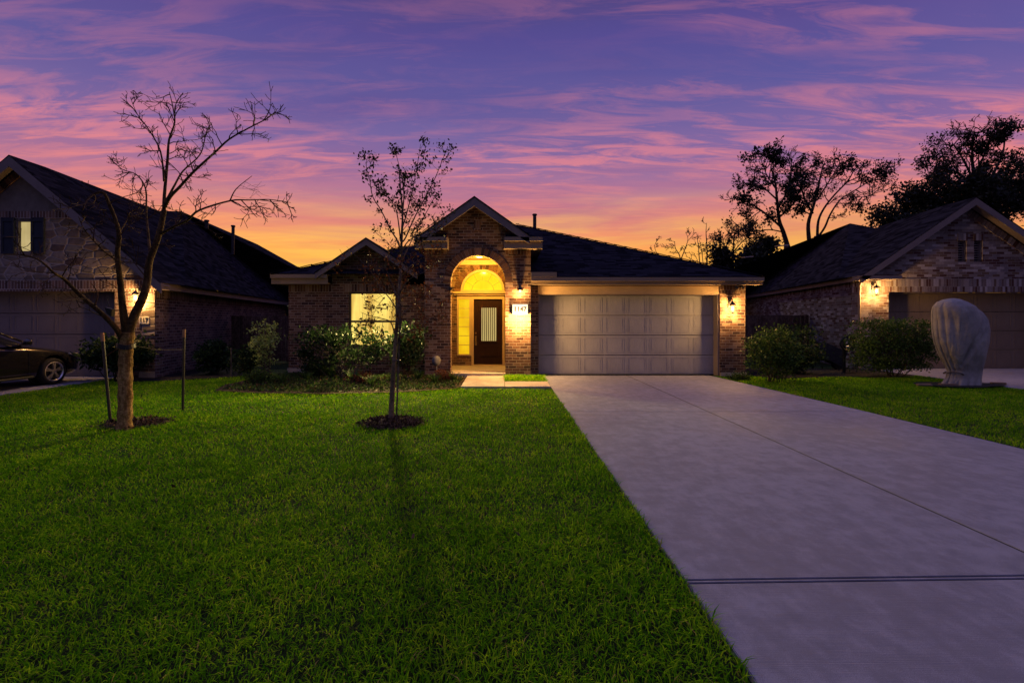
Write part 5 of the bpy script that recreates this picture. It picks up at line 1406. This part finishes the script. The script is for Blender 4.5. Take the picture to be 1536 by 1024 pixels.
    for y in wy:
        for s in (-1, 1):
            x = ox + s * .80
            c = thing('wheel', (x, y, .315), None, None); c.parent = car; c.location = Vector((x, y, .315)) - origin(car)
            prof = [(-.10, .22), (-.105, .27), (-.09, .305), (-.05, .316), (.05, .316), (.09, .305), (.105, .27), (.10, .22)]
            m = MB(); K = 40
            for (dx, r_) in prof: m.v += [(x + dx, y + r_ * math.cos(6.28318 * k / K), .316 + r_ * math.sin(6.28318 * k / K)) for k in range(K)]
            for i in range(len(prof)):
                j = (i + 1) % len(prof)
                for k in range(K): k2 = (k + 1) % K; m.f.append((i * K + k, i * K + k2, j * K + k2, j * K + k))
            m.build('tyre', M['tyre'], c, smooth=True)
            m = MB(); prof = [(.0, .225), (.10, .235), (.105, .222), (.085, .205), (-.09, .205), (-.09, .225)]
            for (dx, r_) in prof: m.v += [(x + s * dx, y + r_ * math.cos(6.28318 * k / K), .316 + r_ * math.sin(6.28318 * k / K)) for k in range(K)]
            for i in range(len(prof)):
                j = (i + 1) % len(prof)
                for k in range(K): k2 = (k + 1) % K; m.f.append((i * K + k, i * K + k2, j * K + k2, j * K + k))
            for q in range(5):
                a = 6.28318 * q / 5 + .3
                for da in (-.16, .13):
                    m.bar((x + s * .085, y + .04 * math.cos(a), .316 + .04 * math.sin(a)), (x + s * .075, y + .215 * math.cos(a + da), .316 + .215 * math.sin(a + da)), .035, .03)
            m.tube([(x + s * .05, y, .316), (x + s * .095, y, .316), (x + s * .10, y, .316)], [.06, .055, .03], 16)
            m.build('rim', M['alloy'], c)
            MB().tube([(x - s * .02, y, .316), (x + s * .02, y, .316)], .17, 24).build('brake_disc', M['pipe'], c)
            MB().tube([(ox + s * .60, y, .33), (ox + s * .64, y, .33)], .37, 24).build('wheel_well', M['tyre'], c)
build_car()

# ------------------------------------------------------------------ grass
def in_poly(x, y, poly):
    ins = np.zeros(len(x), bool); n = len(poly)
    for i in range(n):
        x1, y1 = poly[i]; x2, y2 = poly[i - 1]
        if y1 == y2: continue
        c = ((y1 > y) != (y2 > y)) & (x < (x2 - x1) * (y - y1) / (y2 - y1) + x1); ins ^= c
    return ins
def grass(name, label, polys, holes, dens, seed, hgt=.036, wid=.006, lodw=True):
    rg = np.random.default_rng(seed); X = []; Y = []
    for poly, k in polys:
        xs = [p[0] for p in poly]; ys = [p[1] for p in poly]
        for y0 in np.arange(min(ys), max(ys), .5):
            d = dens(y0 + .25) * k; n = int(d * .5 * (max(xs) - min(xs)))
            x = rg.uniform(min(xs), max(xs), n); y = rg.uniform(y0, y0 + .5, n)
            vis = np.abs(x) < 1.35 * np.maximum(y, .3) + 1.0
            keep = in_poly(x, y, poly) & (vis | (rg.random(n) < .25))
            for h_ in holes:
                if len(h_) == 4 and not hasattr(h_[0], '__len__'):
                    cx, cy, rx, ry = h_; keep &= (((x - cx) / rx) ** 2 + ((y - cy) / ry) ** 2) > 1 + .25 * np.sin(x * 23 + y * 17)
                else: keep &= ~in_poly(x, y, h_)
            X.append(x[keep]); Y.append(y[keep])
    x = np.concatenate(X); y = np.concatenate(Y); n = len(x)
    cl = np.sin(x * 3.1 + 1.7 * np.sin(y * 2.3)) * np.sin(y * 2.7 + 1.3 * np.sin(x * 1.9))
    fac = np.clip(np.sqrt(np.maximum(y, 1) / 3.5), .9, 2.0)
    hh = hgt * (1 + .25 * cl) * rg.uniform(.55, 1.35, n) * (1 + .12 * (fac - 1)); ww = wid * rg.uniform(.7, 1.3, n) * fac
    a = rg.uniform(0, 2 * np.pi, n); ln = rg.uniform(.5, 1.9, n)
    lx_, ly_ = np.cos(a), np.sin(a); b = a + np.pi / 2 + rg.normal(0, .4, n); sx_, sy_ = np.cos(b), np.sin(b)
    V = np.zeros((n, 5, 3)); z0 = np.full(n, -.012)
    def put(i, t, w, hf):
        V[:, i, 0] = x + lx_ * ln * hh * t + sx_ * ww * w; V[:, i, 1] = y + ly_ * ln * hh * t + sy_ * ww * w; V[:, i, 2] = z0 + hh * hf
    put(0, 0, -.5, 0); put(1, 0, .5, 0); put(2, .38, .45, .62); put(3, .38, -.45, .62); put(4, 1.05, 0, 1.0 )
    V[:, 4, 2] -= hh * .12 * ln
    me = bpy.data.meshes.new(name); me.vertices.add(n * 5); me.loops.add(n * 7); me.polygons.add(n * 2)
    me.vertices.foreach_set('co', V.astype(np.float32).ravel())
    base = np.arange(n)[:, None] * 5
    li = np.concatenate([base + np.array([0, 1, 2, 3]), base + np.array([3, 2, 4])], 1).astype(np.int32)
    me.loops.foreach_set('vertex_index', li.ravel())
    ls = (np.arange(n)[:, None] * 7 + np.array([0, 4])).astype(np.int32)
    me.polygons.foreach_set('loop_start', ls.ravel()); me.update(calc_edges=True)
    me.materials.append(M['grass']); o = bpy.data.objects.new(name, me); C.objects.link(o)
    tag(o, label, 'grass', kind='stuff'); print(name, n); return o
BP = [(-6.6, 11.0), (-6.3, 10.1), (-5.4, 9.75), (-3.8, 9.6), (-2.2, 9.85), (-1.2, 10.3), (-1.0, 10.43), (1.03, 10.43), (1.03, 14), (-6.6, 14)]
SB = [(-10.4, 12.4), (-9.75, 11.6), (-8.6, 11.7), (-7.2, 12.6), (-6.9, 14), (-10.4, 14)]
dens = lambda y: 5200 if y < 3.4 else (3400 if y < 5 else (2300 if y < 7.5 else 1500))
grass('lawn_grass', 'thick green grass of the front lawn', [([(-10.28, .6), (1.045, .6), (1.045, 10.44), (1.0, 13.4), (-10.28, 13.4)], 1)],
      [BP, SB, (XX(588, YD), YD, .44, .34), (XX(205, 6.9), 6.85, .38, .26), (-5.31, 6.52, .13, .13)], dens, 1)
FB = [(6.6, 12.9), (7.2, 12.2), (9, 12.6), (10.3, 12.4), (11.35, 12.9), (11.4, 15), (6.6, 15)]
grass('side_lawn_grass', 'green grass strip between the driveway and the neighbour on the right', [([(6.2, .6), (11.42, .6), (11.42, 12.9), (5.75, 12.9), (6.17, 5)], 1)],
      [FB, (XX(1443, 10.8), 10.85, .8, .32)], lambda y: 1500, 2)
grass('far_grass', 'green grass tuft beside the front walk, under the number sign', [([(-.0, 11.38), (1.02, 11.38), (1.02, 12.58), (.0, 12.58)], 1)], [], lambda y: 3000, 3, hgt=.09, wid=.006)

# ------------------------------------------------------------------ sky
w = bpy.data.worlds.new('World'); S.world = w; w.use_nodes = True
nt = w.node_tree; bg = nt.nodes['Background']
class WN(NT):
    def __init__(s): s.t = nt
W = WN()
tc = W.n('ShaderNodeTexCoord').outputs['Generated']
sp = W.n('ShaderNodeSeparateXYZ'); W.L(tc, sp.inputs[0]); dx, dy, dz = sp.outputs
hyp = W.math('SQRT', W.math('ADD', W.math('MULTIPLY', dx, dx), W.math('MULTIPLY', dy, dy)))
el = W.math('DIVIDE', dz, W.math('MAXIMUM', hyp, .02))                 # tangent of elevation
frw = W.math('DIVIDE', dy, W.math('MAXIMUM', hyp, .02))                # 1 toward the afterglow
elf = W.math('MULTIPLY', el, W.math('MULTIPLY_ADD', frw, -.30, 1.30))
# cloud sheet seen in perspective
zc_ = W.math('ADD', W.math('MAXIMUM', dz, 0), .13)
cb = W.n('ShaderNodeCombineXYZ'); W.L(W.math('DIVIDE', dx, zc_), cb.inputs[0]); W.L(W.math('DIVIDE', dy, zc_), cb.inputs[1])
n1 = W.noise(W.scale(cb.outputs[0], (.42, 1.25, 1), (3.1, 1.7, 0), (0, 0, R(-9))), 1.35, 8, .58, .55)
n2 = W.noise(W.scale(cb.outputs[0], (1.3, 5.6, 1), (7.3, 2.2, 0), (0, 0, R(-11))), 1.9, 8, .66, .75)
n3 = W.noise(W.scale(cb.outputs[0], (.25, .5, 1), (1.3, 5.2, 0)), 1.1, 3, .5)
clear = W.ramp(W.math('MULTIPLY', elf, .9), [(0, (1.0, .42, .02)), (.09, (1.0, .48, .05)), (.135, (1.0, .36, .09)), (.185, (.80, .26, .17)), (.24, (.44, .18, .29)), (.31, (.20, .135, .34)), (.42, (.11, .098, .31)), (.54, (.088, .070, .27)), (.66, (.058, .052, .20)), (.82, (.07, .075, .28)), (1, (.12, .13, .42))])
lit = W.ramp(W.math('MULTIPLY', elf, .9), [(0, (1.0, .66, .06)), (.10, (1.0, .66, .10)), (.15, (1.0, .44, .12)), (.22, (1.0, .28, .20)), (.32, (.86, .25, .26)), (.46, (.60, .19, .25)), (.62, (.40, .14, .24)), (1, (.12, .06, .18))])
shade = W.ramp(W.math('MULTIPLY', elf, .9), [(0, (.85, .26, .05)), (.12, (.72, .20, .12)), (.22, (.34, .13, .25)), (.4, (.11, .075, .27)), (.7, (.045, .036, .13)), (1, (.025, .024, .085))])
c1 = W.ramp(n1, [(.40, (0, 0, 0)), (.57, (1, 1, 1))])
c2 = W.ramp(n2, [(.44, (0, 0, 0)), (.60, (1, 1, 1))])
big = W.ramp(n3, [(.32, (.42,) * 3), (.60, (1, 1, 1))])
litk = W.math('MULTIPLY', W.math('MULTIPLY', W.math('MULTIPLY_ADD', c2, .9, .1), W.math('MULTIPLY_ADD', c1, .9, .10)), big)
s1 = W.ramp(W.noise(W.scale(cb.outputs[0], (.5, 1.5, 1), (9.1, 4.4, 0), (0, 0, R(-6))), 1.2, 6, .6, .4), [(.45, (0, 0, 0)), (.7, (1, 1, 1))])
col = W.mix(W.math('MULTIPLY', s1, .55), clear, shade)
col = W.mix(W.math('MINIMUM', W.math('MULTIPLY', litk, .85), .85), col, lit)
# yellow core of the afterglow near the horizon, ahead
core = W.math('MULTIPLY', W.math('POWER', W.math('MAXIMUM', frw, 0), 5), W.ramp(elf, [(.13, (1, 1, 1)), (.28, (0, 0, 0))]))
cv = W.n('ShaderNodeCombineXYZ'); W.L(W.math('MULTIPLY', dx, 1.6), cv.inputs[0]); W.L(W.math('MULTIPLY', el, 15), cv.inputs[1])
band = W.ramp(W.noise(cv.outputs[0], 1.5, 6, .6, .5), [(.40, (0, 0, 0)), (.60, (1, 1, 1))])
col = W.mix(W.math('MULTIPLY', W.math('MULTIPLY', band, core), .7), col, (1.0, .68, .10))
cv2 = W.n('ShaderNodeCombineXYZ'); W.L(W.math('MULTIPLY', dx, 1.1), cv2.inputs[0]); W.L(W.math('MULTIPLY', el, 11), cv2.inputs[1]); cv2.inputs[2].default_value = 4.4
band2 = W.ramp(W.noise(cv2.outputs[0], 1.3, 7, .62, .8), [(.50, (0, 0, 0)), (.68, (1, 1, 1))])
col = W.mix(W.math('MULTIPLY', W.math('MULTIPLY', band2, W.ramp(elf, [(.05, (1, 1, 1)), (.42, (0, 0, 0))])), .65), col, W.mix(.5, shade, (.62, .20, .22)))
# the blue side of the dusk: to the right and behind
side = W.ramp(W.math('MULTIPLY_ADD', dx, .5, .5), [(.55, (0, 0, 0)), (.92, (1, 1, 1))])
col = W.mix(W.math('MULTIPLY', side, .45), col, W.mix(1, col, (.72, .78, 1.0), 'MULTIPLY'))
back = W.ramp(W.math('MULTIPLY_ADD', frw, .5, .5), [(.30, (1, 1, 1)), (.72, (0, 0, 0))])
east = W.ramp(W.math('MAXIMUM', el, 0), [(0, (.07, .055, .10)), (.3, (.10, .08, .18)), (.9, (.20, .19, .50)), (1, (.22, .20, .54))])
col = W.mix(back, col, east)
below = W.ramp(dz, [(0, (1, 1, 1)), (.001, (0, 0, 0))])
W.L(col, bg.inputs[0]); bg.inputs[1].default_value = 1.06

# ------------------------------------------------------------------ low warm light from behind the roofs
sun = bpy.data.lights.new('sun', 'SUN'); sun.energy = SUN; sun.angle = R(3.5); sun.color = (1, .88, .52)
so = bpy.data.objects.new('sun', sun); C.objects.link(so)
el_ = R(36); dv = Vector((.245, -1, 0)).normalized() * math.cos(el_) + Vector((0, 0, -math.sin(el_)))
so.rotation_euler = dv.to_track_quat('-Z', 'Y').to_euler(); so.location = (0, 30, 30)

# ------------------------------------------------------------------ camera
cam = bpy.data.cameras.new('camera'); co = bpy.data.objects.new('camera', cam); C.objects.link(co)
wl_ = bpy.data.lights.new('added_lawn_spot', 'SPOT'); wl_.energy = 3500; wl_.color = (1, .74, .26); wl_.shadow_soft_size = .10; wl_.spot_size = R(125); wl_.spot_blend = .7  # spot added before the lit pane to brighten the lawn, no real fixture
wo = bpy.data.objects.new('added_lawn_spot', wl_); C.objects.link(wo); wo.location = (-3.45, WP + .05, 2.3)
wo.rotation_euler = (Vector((-2.2, 6.0, 0)) - wo.location).to_track_quat('-Z', 'Y').to_euler()
co.location = (0, 0, H); co.rotation_euler = (R(90), 0, 0)
cam.sensor_width = 36; cam.lens = F * 36 / 1536; cam.shift_x = (768 - VX) / 1536; cam.shift_y = -(512 - VY) / 1536
cam.clip_start = .05; cam.clip_end = 2000
S.camera = co
S.view_settings.view_transform = 'Standard'; S.view_settings.look = 'None'; S.view_settings.exposure = 0; S.view_settings.gamma = 1
S.cycles.use_denoising = True; S.cycles.max_bounces = 6; S.cycles.sample_clamp_indirect = 4; S.cycles.sample_clamp_direct = 12
S.cycles.caustics_reflective = False; S.cycles.caustics_refractive = False
